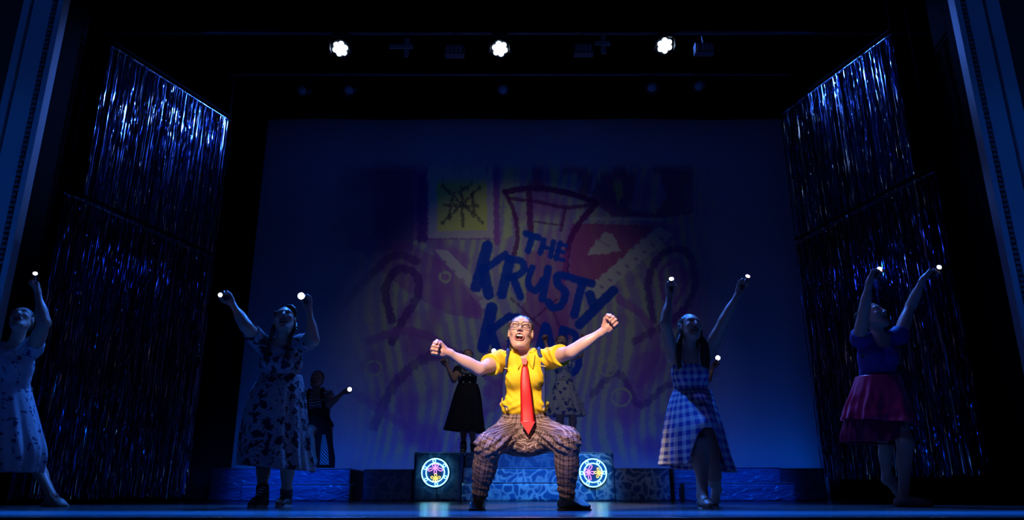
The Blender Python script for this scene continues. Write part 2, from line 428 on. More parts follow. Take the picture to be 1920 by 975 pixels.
def person(sp):
    s = sp.get('s', 1.); D = sp['D']; z0 = sp.get('z0', 0.); lean = sp.get('lean', .0)
    dd = sp.get('dep', {})
    J = {}
    J['pel'] = P(*sp['pel'], D); J['neck'] = P(*sp['neck'], D+lean)
    J['shL'] = P(*sp['shL'], D+lean+dd.get('shL', 0)); J['shR'] = P(*sp['shR'], D+lean+dd.get('shR', 0))
    U = nrm(J['neck']-J['pel']); Lt = np.linalg.norm(J['neck']-J['pel'])
    S = nrm(J['shR']-J['shL']); F = nrm(np.cross(S, U)); S = np.cross(U, F)
    Rt = np.stack([S, F, U], 1); p0 = J['pel']
    yw = R_(sp.get('hipyaw', 0)); Sh = nrm(V(math.cos(yw), math.sin(yw), sp.get('hiptilt', 0))); J['hipL'] = p0-Sh*.095*s-U*.02*s; J['hipR'] = p0+Sh*.095*s-U*.02*s
    bw = sp.get('build', 1.)
    G = {}
    G['torso'] = [E(p0+U*.02*s+F*-.01, (.155*s*bw,.108*s*bw,.115*s), Rt, .05), E(p0+U*Lt*.38, (.118*s*bw,.088*s*bw,.14*s), Rt, .06),
                  E(p0+U*Lt*.68, (.140*s*bw,.098*s*bw,.16*s), Rt, .05),
                  C(J['neck']-U*.035*s, J['shL'], .055*s, .050*s, .04), C(J['neck']-U*.035*s, J['shR'], .055*s, .050*s, .04),
                  E(p0+U*Lt*.69-S*.062*s+F*.072*s*bw, (.056*s,.050*s,.056*s), Rt, .03), E(p0+U*Lt*.69+S*.062*s+F*.072*s*bw, (.056*s,.050*s,.056*s), Rt, .03)]
    arms = {}
    rig = {}
    for sd in 'LR':
        A = sp.get('arm'+sd)
        if not A: continue
        w_ = P(A['wr'][0], A['wr'][1], D+A['wd']); sh = J['sh'+sd]
        el = ik(sh, w_, A.get('l1', .285)*s, A.get('l2', .245)*s, A['el'])
        J['el'+sd], J['wr'+sd] = el, w_
        am = A.get('thick', 1.)
        G['uarm'+sd] = [C(sh, el, .048*s*am, .039*s*am, .03), E(sh*.55+el*.45, (.044*s*am, .044*s*am, .12*s), np.stack([*frame(nrm(el-sh), [0.1, 1, .2])][::-1], 1), .03)]
        u = nrm(w_-el)
        G['farm'+sd] = [C(el, w_, .037*s*am, .0235*s, .03), E(el+u*.08*s, (.036*s*am, .041*s*am, .085*s), np.stack([*frame(u, [0.1, 1, .2])][::-1], 1), .03)]
        hd = P(A['hd'][0], A['hd'][1], D+A['wd']+A.get('hdd', 0.))-w_
        hd = nrm(hd*.75+u*np.linalg.norm(hd)*.25)
        hs = s*A.get('hs', 1.)
        G['hand'+sd], tor = hand_prims(w_+hd*.008, hd, np.array(A['n'], float), np.array(A['t'], float), hs, A.get('pose', 'torch'))
        rig['torch'+sd] = tor; J['hc'+sd] = w_+hd*.055*hs
    for sd in 'LR':
        Lg = sp.get('leg'+sd)
        if not Lg: continue
        hp = J['hip'+sd]
        if 'ap' in Lg: an = V(*Lg['ap'])
        else: an = V(XF(Lg['an'][0], D+Lg['ad'], z0+.08*s), D+Lg['ad'], z0+Lg.get('az', .085)*s)
        kn = ik(hp, an, .40*s*Lg.get('st', 1), .385*s*Lg.get('st', 1), Lg['kn'])
        J['kn'+sd], J['an'+sd] = kn, an; u = nrm(an-kn); ut = nrm(kn-hp)
        back = np.array(Lg.get('calf', (0, 1, 0)), float); back = nrm(back-u*(back@u))
        lm = Lg.get('thick', 1.)
        G['thigh'+sd] = [C(hp, kn, .088*s*lm, .056*s*lm, .05), E(hp+ut*.13*s, (.088*s*lm,.088*s*lm,.16*s), np.stack([*frame(ut, [0.1, .9, .3])][::-1], 1), .04)]
        G['shin'+sd] = [C(kn, an, .052*s*lm, .034*s, .03), E(kn+u*.12*s+back*.022*s, (.046*s*lm,.046*s*lm,.105*s), np.stack([*frame(u, [0.1, .9, .3])][::-1], 1), .03),
                        E(kn-nrm(np.cross(np.cross(ut, u), (ut-u)*.5+.001))*0, (.052*s*lm,)*3, None, .02)]
        fd = np.array(Lg['fd'], float); fu = np.array(Lg.get('fu', (0, 0, 1)), float); fd = nrm(fd); fu = nrm(fu-fd*(fu@fd))
        hz = an-fu*(.085*s-.034*s); 
        he = hz-fd*.035*s; ba = hz+fd*.105*s; to = hz+fd*.165*s-fu*.010*s
        G['foot'+sd] = [C(he, ba, .033*s, .031*s, .02), C(ba, to, .032*s, .020*s, .02), C(an, hz+fd*.07*s+fu*.008*s, .036*s, .028*s, .03), C(ba+np.cross(fd, fu)*.016*s, to+np.cross(fd, fu)*.02*s-fd*.02*s, .022*s, .015*s, .015), C(ba-np.cross(fd, fu)*.016*s, to-np.cross(fd, fu)*.016*s-fd*.01*s, .022*s, .016*s, .015)]
        rig['foot'+sd] = (an, fd, fu, hz)
    hd_ = sp['head']; H = P(hd_['c'][0], hd_['c'][1], D+lean+hd_.get('dd', 0)); hs = s*hd_.get('s', 1.)
    ya, pi_, ro = [R_(hd_.get(k, 0)) for k in ('yaw', 'pitch', 'roll')]      # yaw + = turned to picture right
    f = V(math.sin(ya)*math.cos(pi_), -math.cos(ya)*math.cos(pi_), math.sin(pi_)); sx = V(math.cos(ya), math.sin(ya), 0)
    up = np.cross(sx, -f) ; up = up if up[2] > 0 else -up
    sx2 = sx*math.cos(ro)+up*math.sin(ro); up2 = up*math.cos(ro)-sx*math.sin(ro); Rh = np.stack([sx2, f, up2], 1)
    G['head'], info = head_prims(H, Rh, hs, hd_.get('mo', 1.), J['neck'], None)
    J['H'] = H
    root = empty('person', (p0[0], p0[1], z0), sp['label'], 'person', sp.get('group'))
    body = []
    for k in ('torso', 'thighL', 'thighR', 'uarmL', 'uarmR', 'farmL', 'farmR', 'shinL', 'shinR'): body += G.get(k, [])
    for sd in 'LR':
        if sp.get('leg'+sd) and sp['leg'+sd].get('bare'): body += G['foot'+sd]
        body += G.get('hand'+sd, [])
    body += G['head']
    fine = [(H-.15*hs, H+.15*hs, sp.get('hh', .0042))]
    for sd in 'LR':
        if 'hc'+sd in J: fine.append((J['hc'+sd]-.085*s, J['hc'+sd]+.085*s, sp.get('hf', .0042)))
    v, q = blob(body, sp.get('h', .010), fine=fine)
    me = npmesh('body', v, q)
    skin = sp.get('skin', (.55, .30, .22))
    col = face_color(v, H, Rh, hs, info, skin, sp.get('brow', (.10, .05, .03)), sp.get('closed', False), sp.get('lip', (.42, .10, .10)))
    for sd in 'LR':
        if 'hc'+sd in J:
            m = np.linalg.norm(v-J['hc'+sd], axis=1) < .075*s; col[m, 1] *= .86; col[m, 2] *= .86
    add_attr(me, 'Col', col)
    bo = link('body', me, attr_mat('skin', sub=.06, rough=.42), root)
    # teeth and tongue
    g = lambda *a: H+Rh@(np.array(a)*hs)
    if hd_.get('mo', 1.) > .3:
        mb = MB(); mz = info['my']+info['b']*.50; done = set()
        for i in range(8):
            x = (i-3.5)*.0052; k0 = len(mb.bm.verts); mb.box((-.0027, -.002, -.0045), (.0027, .002, .0045)); mb.bm.verts.ensure_lookup_table()
            for vv in mb.bm.verts[k0:]:
                c = np.array(vv.co); vv.co = Vector(g(c[0]+x, c[1]+.079-18*x*x, c[2]+mz-(1.5 if abs(i-3.5) < 1 else 0)*.001))
        mb.build('upper_teeth', mat('teeth', (.85,.80,.72), .3, bump=0, noise=0), root, True)
        if hd_.get('mo', 1.) > .6:
            tv, tq = blob([E(g(0,.060,info['my']-info['b']*.6), (.015*hs,.024*hs,.006*hs), Rh, .005)], .003*hs)
            link('tongue', npmesh('tongue', tv, tq), mat('tongue', (.45,.10,.10), .35, bump=0, noise=0), root)
    # hair
    st = hd_.get('hair', 'cap'); hp_ = [E(g(0,-.022,.034), (.0815*hs,.091*hs,.0865*hs), Rh, .02), E(g(0,-.04,-.01), (.074*hs,.066*hs,.074*hs), Rh, .02)]
    if hd_.get('part'): hp_ += [E(g(sx_*.028,.02,.085), (.055*hs,.06*hs,.04*hs), Rh, .02) for sx_ in (-1, 1)]
    extra = []
    def strand(pts, r0, r1, n=14, k=.006, wave=0., ph=0.):
        c = catmull(pts, n)
        for i in range(n-1):
            o = lambda t: np.array([math.sin(t*9+ph), math.cos(t*7+ph), 0])*wave
            a, b = c[i]+o(i/n), c[i+1]+o((i+1)/n); r = r0+(r1-r0)*i/n; extra.append(C(a, b, r, r+(r1-r0)/n, k))
    zup = V(0, 0, 1)
    if st == 'pony':
        b = g(-.055, -.07, -.01)
        for j in range(4): strand([b, b+V(-.012+.006*j, .02, -.06), b+V(-.016+.009*j, .03, -.14), b+V(-.018+.010*j, .03, -.22)], .014, .006, 10, .008, .003, j)
    if st == 'long':
        for j in range(7):
            for sx_ in (-1, 1):
                if hd_.get('side') and sx_ != hd_['side'] and j > 4: continue
                b = g(sx_*(.058+.002*j), -.06+.008*j, .02); n_ = J['neck']
                e = n_+sx_*S*(.045+.014*j)*s+F*(.075 if j > 2 else -.02)*s
                strand([b, g(sx_*(.078), -.05+.008*j, -.06), e*.6+b*.4+sx_*S*.01+F*.02*s, e+U*-.02, e-zup*(.13+.02*(j % 3))*s], .019*hs, .009*hs, 14, .010, .007, j*1.3)
    if st == 'braids':
        for sx_ in (-1, 1):
            n_ = J['neck']; c = catmull([g(sx_*.070, -.02, -.02), g(sx_*.082, .0, -.09), n_+sx_*S*.075*s+F*.06*s+U*.03*s, n_+sx_*S*.085*s+F*.115*s-U*.08*s, n_+sx_*S*.085*s+F*.125*s-U*.17*s], 26)
            for i in range(26):
                extra.append(E(c[i]+S*(.008 if i % 2 else -.008)*s, (.016*hs*(1-.012*i), .015*hs, .014*hs), None, .004))
        for j in range(16):
            a = j*.4; extra.append(E(g(.070*math.cos(a), .01+.03*math.sin(a*2), .06+.045*math.sin(a)), (.020*hs,)*3, None, .01))
    if st == 'bun': extra.append(E(g(.0, -.105, .06), (.040*hs,)*3, None, .012))
    fc = [E(g(0,.092,-.018), (.0735*hs,.082*hs,.092*hs*hd_.get('fore', 1.)), Rh, .018, '-'), E(g(-.082,.01,-.03), (.02*hs,.03*hs,.036*hs), Rh, .004, '-'), E(g(.082,.01,-.03), (.02*hs,.03*hs,.036*hs), Rh, .004, '-')]
    hv, hq = blob(hp_+fc+extra, sp.get('hairh', .0055)); vn = vnormals(hv, hq)
    ql = (hv-H)@Rh; hv = hv+vn*(.0009*np.sin(ql[:,0]*560+noise3(ql, 9, 3)*7)[:, None])*hs
    hm = NTs('hair_'+'_'.join('%d' % int(c*255) for c in sp.get('hairc', (.05, .03, .02))), sp.get('hairc', (.05,.03,.02)))
    link('hair', npmesh('hair', hv, hq), hm, root)
    rig.update(J=J, G=G, U=U, S=S, F=F, Rt=Rt, Lt=Lt, root=root, s=s, H=H, Rh=Rh, hs=hs, sp=sp, body=body, info=info, z0=z0, bm=(v, q))
    PEOPLE.append(rig)
    return rig
PEOPLE = []
def NTs(name, c):
    if name in MATS: return MATS[name]
    k = NT(name); tc = k.n('ShaderNodeTexCoord'); mp = k.n('ShaderNodeMapping'); mp.inputs['Scale'].default_value = (220, 220, 30)
    nz = k.n('ShaderNodeTexNoise'); nz.inputs['Scale'].default_value = 1.; nz.inputs['Detail'].default_value = 2
    k.l(tc.outputs['Object'], mp.inputs[0]); k.l(mp.outputs[0], nz.inputs['Vector'])
    k.l(k.mix(nz.outputs[0], tuple(q*1.4 for q in c), tuple(q*.5 for q in c)), k.b.inputs['Base Color']); k.b.inputs['Roughness'].default_value = .38
    k.bump(nz.outputs[0], .35, .003); MATS[name] = k.m; return k.m

# ------------------------------------------------------------------ clothes
def seg_clip(a, b, frac, near=.082):
    a = np.asarray(a); b = np.asarray(b); L = np.linalg.norm(b-a); u = (b-a)/L
    def f(p):
        t = (p-a)@u; r = np.linalg.norm(p-a-t[..., None]*u, axis=-1); d = t-frac*L
        return np.where((r < near) & (d > -.06), d, -.5)
    return f
def plane_clip(o, n):
    o = np.asarray(o); n = np.asarray(n); return lambda p: (p-o)@n
def clips(*fs):
    def f(p):
        d = fs[0](p)
        for g in fs[1:]: d = np.maximum(d, g(p))
        return d
    return f
def garment(name, prims, m, root, h=.006, infl=.008, clip=None, wr=.004, wf=7, seed=1, pat=None, label=None, sm=1):
    v, q = blob(prims, h, infl, clip, sm=sm)
    if wr:
        n = vnormals(v, q); v = v+n*(wr*noise3(v, wf, seed)+wr*.5*noise3(v, wf*2.3, seed+5))[:, None]
    me = npmesh(name, v, q)
    if pat is not None: add_attr(me, 'pat', pat(v))
    o = link(name, me, m, root); 
    if label: o['label'] = label
    return o, (v, q)
def torso_pat(rig, r=.13):
    o = rig['J']['pel']; Rt = rig['Rt']
    def f(v):
        l = (v-o)@Rt; return np.stack([np.arctan2(l[:,0], l[:,1]+.0)*r, l[:,2], l[:,0]*0], 1)
    return f
def skirt(name, rows, D, m, root, n=120, nv=40, folds=9, amp=.10, ratio=.72, rt=None, hem=None, front=None, seed=0, thick=.003, label=None, crk=None):
    """rows: (xl, yl, xr, yr[, depth shift]) picture positions of the skirt's two sides from waist to hem"""
    Ls = []; Rs = []
    for r in rows:
        dy = r[4] if len(r) > 4 else 0
        Ls.append(P(r[0], r[1], D+dy)); Rs.append(P(r[2], r[3], D+dy))
    Ls = catmull(Ls, nv); Rs = catmull(Rs, nv); th = np.linspace(0, 2*math.pi, n, endpoint=False); T = np.linspace(0, 1, nv)
    rr = np.random.RandomState(seed); ph = rr.rand(4)*6.28
    vv = T[:, None]*np.ones((1, n))
    if hem is not None: vv = vv*np.array([hem(a) for a in th])[None]
    fi = vv*(nv-1); i0 = np.minimum(fi.astype(int), nv-2); f = (fi-i0)[..., None]
    L = Ls[i0]*(1-f)+Ls[i0+1]*f; R = Rs[i0]*(1-f)+Rs[i0+1]*f
    c = (L+R)/2; hw = (R-L)/2; hl = np.linalg.norm(hw, axis=-1, keepdims=True); dv = np.array([0., -1, 0])
    fold = 1+amp*vv**1.2*(.6*np.sin(folds*th+ph[0]+1.5*np.sin(2*th+ph[1]))+.4*np.sin((folds*2+1)*th+ph[2]+vv*1.5)+.25*np.sin(3*th+ph[3]))
    fold = fold/np.maximum(1, 1)
    co = np.cos(th)[None, :, None]; si = np.sin(th)[None, :, None]
    rat = (ratio if rt is None else rt+(ratio-rt)*vv[..., None])
    p = c+hw*co*fold[..., None]+dv*hl*rat*si*fold[..., None]
    if front is not None: p = p + dv*(np.vectorize(front)(vv, th*np.ones_like(vv)))[..., None]
    if crk: p = p + np.array([0, -1., 0])*(crk*(noise3(p.reshape(-1, 3)*[1,1,.45], 6, seed)+.5*noise3(p.reshape(-1, 3)*[1,1,.5], 13, seed+1)).reshape(vv.shape)*vv)[..., None]
    P0 = p.reshape(-1, 3); q = grid_quads(n, nv, True)
    # inner layer gives the cloth its thickness
    nn = vnormals(P0, q); cdir = (P0-c.reshape(-1, 3)); sgn = np.sign((nn*cdir).sum(1).mean()); nn = nn*sgn
    P1 = P0-nn*thick; nb = len(P0); q2 = q[:, ::-1]+nb; e = (nv-1)*n+np.arange(n); e2 = np.roll(e, -1)
    rim = np.stack([e, e2, e2+nb, e+nb], 1); t0 = np.arange(n); t1 = np.roll(t0, -1); rim2 = np.stack([t1, t0, t0+nb, t1+nb], 1)
    me = npmesh(name, np.concatenate([P0, P1]), np.concatenate([q, q2, rim, rim2]))
    ln = np.linalg.norm((Ls[-1]+Rs[-1]-Ls[0]-Rs[0])/2); wd = np.linalg.norm(Rs[-1]-Ls[-1])*.5
    pat = np.stack([((th*np.ones_like(vv)-math.pi/2+math.pi) % (2*math.pi))*wd*.92, -vv*ln, vv*0], -1).reshape(-1, 3)
    add_attr(me, 'pat', np.concatenate([pat, pat]))
    o = link(name, me, m, root)
    if label: o['label'] = label
    return o
def snap(bv, p, off=.005):
    p = Vector(p); h = bv.find_nearest(p)
    if h[0] is None: return np.array(p)
    d = (p-h[0]); n = h[1] if h[1].dot(d) > 0 or d.length < 1e-4 else -h[1]
    if (p-h[0]).dot(h[1]) < 0: n = h[1]
    return np.array(h[0]+n.normalized()*off)
def bvh(vq): return BVHTree.FromPolygons([Vector(a) for a in vq[0]], [tuple(int(i) for i in f) for f in vq[1]])
def on(bv, x, y, off=.004, fallback=None):
    d = Vector(ray(x, y)).normalized(); hit = bv.ray_cast(Vector(CAM), d)
    if hit[0] is None:
        return np.array(fallback) if fallback is not None else None
    return np.array(hit[0]-d*off)
def ribbon(name, pts, width, m, parent, thick=.003, side=(1,0,0), out=(0,-1,0)):
    pts = catmull(pts, max(8, len(pts)*5)) if len(pts) > 2 else np.asarray(pts); n = len(pts); vs = []
    W = width if hasattr(width, '__len__') else [width]*n; W = np.interp(np.linspace(0, 1, n), np.linspace(0, 1, len(W)), W)
    out = nrm(out)
    for i in range(n):
        t = nrm(pts[min(i+1, n-1)]-pts[max(i-1, 0)]); sd = nrm(np.cross(t, out)); o = nrm(np.cross(sd, t)); o = o if o@out > 0 else -o
        for a, b in ((-.5, 0), (-.3, 1), (.3, 1), (.5, 0), (.3, -.6), (-.3, -.6)): vs.append(pts[i]+sd*a*W[i]+o*b*thick)
    q = grid_quads(6, n, True); me = npmesh(name, vs, np.concatenate([q, [[0,1,2,3],[0,3,4,5]], [[(n-1)*6+k for k in (3,2,1,0)],[(n-1)*6+k for k in (5,4,3,0)]]]))
    return link(name, me, m, parent)
def shoe(rig, sd, kind, col=(.02,.02,.025), label=None):
    G = rig['G']['foot'+sd]; an, fd, fu, hz = rig['foot'+sd]; s = rig['s']; root = rig['root']
    u = nrm(rig['J']['kn'+sd]-an); hi = {'sneaker': .09, 'boot': .02, 'flat': -.012}[kind]*s
    pr = list(G)
    if hi > 0: pr = pr+[C(an, an+u*hi*.9, .041*s, .043*s, .02)]
    sole = hz-fu*(.034*s)
    cl = clips(plane_clip(an+u*hi, u), plane_clip(sole, -fu))
    if kind == 'flat': pr = pr + [E(an+fd*.045*s+fu*.012*s, (.07*s,.028*s,.035*s), np.stack([fd, np.cross(fd, fu), fu], 1), .006, '-')]; cl = clips(plane_clip(sole, -fu), plane_clip(an, nrm(u)))
    o, vq = garment('shoe', pr, mat('shoe_'+kind, col, .35 if kind != 'sneaker' else .7, bump=.05), root, .005, .001 if kind == 'boot' else .006, cl, 0)
    if label: o['label'] = label
    # sole plate
    outl = []; w_ = np.cross(fd, fu)
    for t, wd in ((-.07, .0), (-.062, .022), (-.03, .036), (.03, .034), (.08, .041), (.12, .044), (.16, .036), (.185, .018), (.192, 0)): outl.append((t, wd))
    ptsl = [sole+fd*t*s+w_*wd*s for t, wd in outl]+[sole+fd*t*s-w_*wd*s for t, wd in outl[-2:0:-1]]
    hgt = {'sneaker': .022, 'boot': .010, 'flat': .006}[kind]*s
    MB().slab(ptsl, fu*hgt).build('sole', mat('rubber_white' if kind == 'sneaker' else 'sole_dark', (.6,.6,.62) if kind == 'sneaker' else (.03,.03,.03), .6), o)
    if kind == 'sneaker':
        mb = MB()
        for i in range(6):
            c = hz+fd*(.085-.016*i)*s+fu*(.030+.020*i if i < 4 else .085+.020*(i-4))*s
            mb.tube([c-w_*.026*s, c+fd*.008+fu*.012, c+w_*.026*s], .0035*s, 6)
        mb.build('laces', mat('lace_white', (.8,.8,.8), .8), o, True)
        MB().ball(hz+fd*.155*s, .03*s, 2, (1, 1, .75)).build('toe_cap', mat('rubber_white', (.6,.6,.62), .6), o, True)
    return o
# ------------------------------------------------------------------ stage shell
def struct(o): o['kind'] = 'structure'; return o
def floor_mat():
    k = NT('stage_floor'); tc = k.n('ShaderNodeTexCoord'); mp = k.n('ShaderNodeMapping'); mp.inputs['Scale'].default_value = (.7, 6, 1)
    nz = k.n('ShaderNodeTexNoise'); nz.inputs['Scale'].default_value = 2.2; nz.inputs['Detail'].default_value = 6
    k.l(tc.outputs['Object'], mp.inputs[0]); k.l(mp.outputs[0], nz.inputs['Vector'])
    k.l(k.mix(nz.outputs[0], (.035,.037,.04), (.11,.115,.12)), k.b.inputs['Base Color'])
    k.l(k.math('MULTIPLY_ADD', nz.outputs[0], .22, .08), k.b.inputs['Roughness']); k.bump(nz.outputs[0], .05, .004)
    k.b.inputs['Specular IOR Level'].default_value = .6
    return k.m
FM = floor_mat()
black = mat('black_paint', (.006,.006,.007), .9, bump=0, spec=.1)
velour = mat('black_velour', (.004,.004,.005), .95, nscale=8, bump=.1, spec=.05)
fl = MB()
for i in range(9):     # dance floor rolls laid across the stage, joints left open by 2 mm
    y0 = 5.32+i*1.0; fl.box((-9, y0, -.02), (9, y0+.998, .0))
struct(fl.build('floor', FM))
ap = MB(); ap.box((-9, 3.50, -.10), (9, 5.316, 0), .012)
struct(ap.build('floor', FM))
struct(MB().box((-9, 3.53, -1.1), (9, 3.6, -.10)).build('trim_1', black))
struct(MB().box((-9, -9, -1.2), (9, 3.6, -1.1)).build('floor', black))
struct(MB().box((-9, 14.2, 0), (9, 14.3, 10)).build('wall_back', black))
struct(MB().box((-9.1, 7, -1.2), (-9, 14.2, 10)).build('wall_left', black))
struct(MB().box((9, 7, -1.2), (9.1, 14.2, 10)).build('wall_right', black))
struct(MB().box((-9, 7, 10), (9, 14.3, 10.1)).build('ceiling', black))
brown = mat('house_wall_brown', (.10,.05,.03), .8, nscale=6)
def cream():
    k = NT('painted_plaster'); tc = k.n('ShaderNodeTexCoord'); nz = k.n('ShaderNodeTexNoise'); nz.inputs['Scale'].default_value = 3.5; nz.inputs['Detail'].default_value = 6
    k.l(tc.outputs['Object'], nz.inputs['Vector'])
    k.l(k.mix(nz.outputs[0], (.42,.42,.42), (.55,.54,.52)), k.b.inputs['Base Color']); k.b.inputs['Roughness'].default_value = .7; k.bump(nz.outputs[0], .15, .01); return k.m
plaster = cream()
dark_gap = mat('groove_shadow_paint', (.05,.045,.04), .8, bump=0)
YP = 7.0; n_trim = 2
for sx, inner, b0, b1, g0, g1, outer in ((-1, .700, .709, .719, .7485, .7525, .764), (1, .691, .7005, .7105, .737, .741, .762)):
    struct(MB().box((min(sx*outer*YP, sx*9), YP+.15, -1.2), (max(sx*outer*YP, sx*9), YP+.35, 10)).build('wall_left' if sx < 0 else 'wall_right', brown))
    def strip(name, r0, r1, y0, y1, m, bev=.0):
        a, b = sorted((sx*r0*YP, sx*r1*YP)); return MB().box((a, y0, -1.1), (b, y1, 9.5), bev).build(name, m)
    rb = sorted((sx*(inner+.002)*YP, sx*outer*YP))
    root = struct(empty('trim_%d' % n_trim, (sx*inner*YP, YP, 0))); n_trim += 1
    for nm, r0, r1, y0, m, bv in (('edge_molding', inner, b0, YP-.02, plaster, .008), ('groove', b0, b1, YP+.06, dark_gap, 0), ('panel', b1, g0, YP, plaster, .006),
                                  ('groove', g0, g1, YP+.04, dark_gap, 0), ('panel', g1, outer, YP-.01, plaster, .006)):
        o = strip(nm, r0, r1, y0, YP+.09, m, bv); o.parent = root; o.data.transform(Matrix.Translation(-root.location))
    struct(MB().box((rb[0], YP+.095, -1.1), (rb[1], YP+.5, 9.5)).build('trim_%d' % (n_trim+4), black))
    bd = MB(); zc = .2; cx = sx*(b0+b1)/2*YP
    while zc < 7.5:
        bd.box((cx-.026, YP-.012, zc), (cx+.020*(1+.4*math.sin(zc*40)), YP+.07, zc+.034)); zc += .055
    o = bd.build('bead_molding', mat('bead_dark', (.16,.15,.14), .7), root); o['kind'] = 'stuff'

# ------------------------------------------------------------------ drapes
def drape(x0, x1, y, z0, z1, label, folds=5., amp=.07, m=velour, group='black masking drapes', skew=0):
    n = int(abs(x1-x0)*26)+8; t = np.linspace(0, 1, n); zz = np.linspace(0, 1, 10); vs = []
    for thk in (0, .012):
        for q in zz:
            X = x0+(x1-x0)*t; Yv = y+thk+amp*np.sin(t*abs(x1-x0)*folds*2+.8*np.sin(t*9))*(1-.25*q)+skew*t
            vs.append(np.stack([X, Yv, z0+(z1-z0)*q+0*t], 1))
    v = np.concatenate(vs); q = grid_quads(n, 10); nb = n*10
    e0 = np.arange(n-1); top = 9*n+e0; rims = [np.stack([e0, e0+1, e0+1+nb, e0+nb], 1), np.stack([top+1, top, top+nb, top+1+nb], 1)]
    l = np.arange(9)*n; r = l+n-1; rims += [np.stack([l+n, l, l+nb, l+n+nb], 1), np.stack([r, r+n, r+n+nb, r+nb], 1)]
    return tag(link('stage_drape', npmesh('stage_drape', v, np.concatenate([q, q[:, ::-1]+nb]+rims)), m), label, 'curtain', group)
YB = 12.8
bxl, bxr = XF(431, YB, .5), XF(1552, YB, .5)
drape(-8.5, bxl*12.45/YB, 12.45, 0, 7.6, 'black velour leg masking the left edge of the projected backdrop')
drape(bxr*12.45/YB, 8.5, 12.45, 0, 7.6, 'black velour leg masking the right edge of the projected backdrop')
drape(-8.5, -4.25, 9.95, .02, 8, 'black velour leg hanging behind the left tinsel curtains')
drape(4.18, 8.5, 9.95, .02, 8, 'black velour leg hanging behind the right tinsel curtains')
zt = P(960, 213, 12.3)[2]
drape(-7, 7, 12.3, zt, 9.6, 'black velour border hanging above the top of the backdrop')

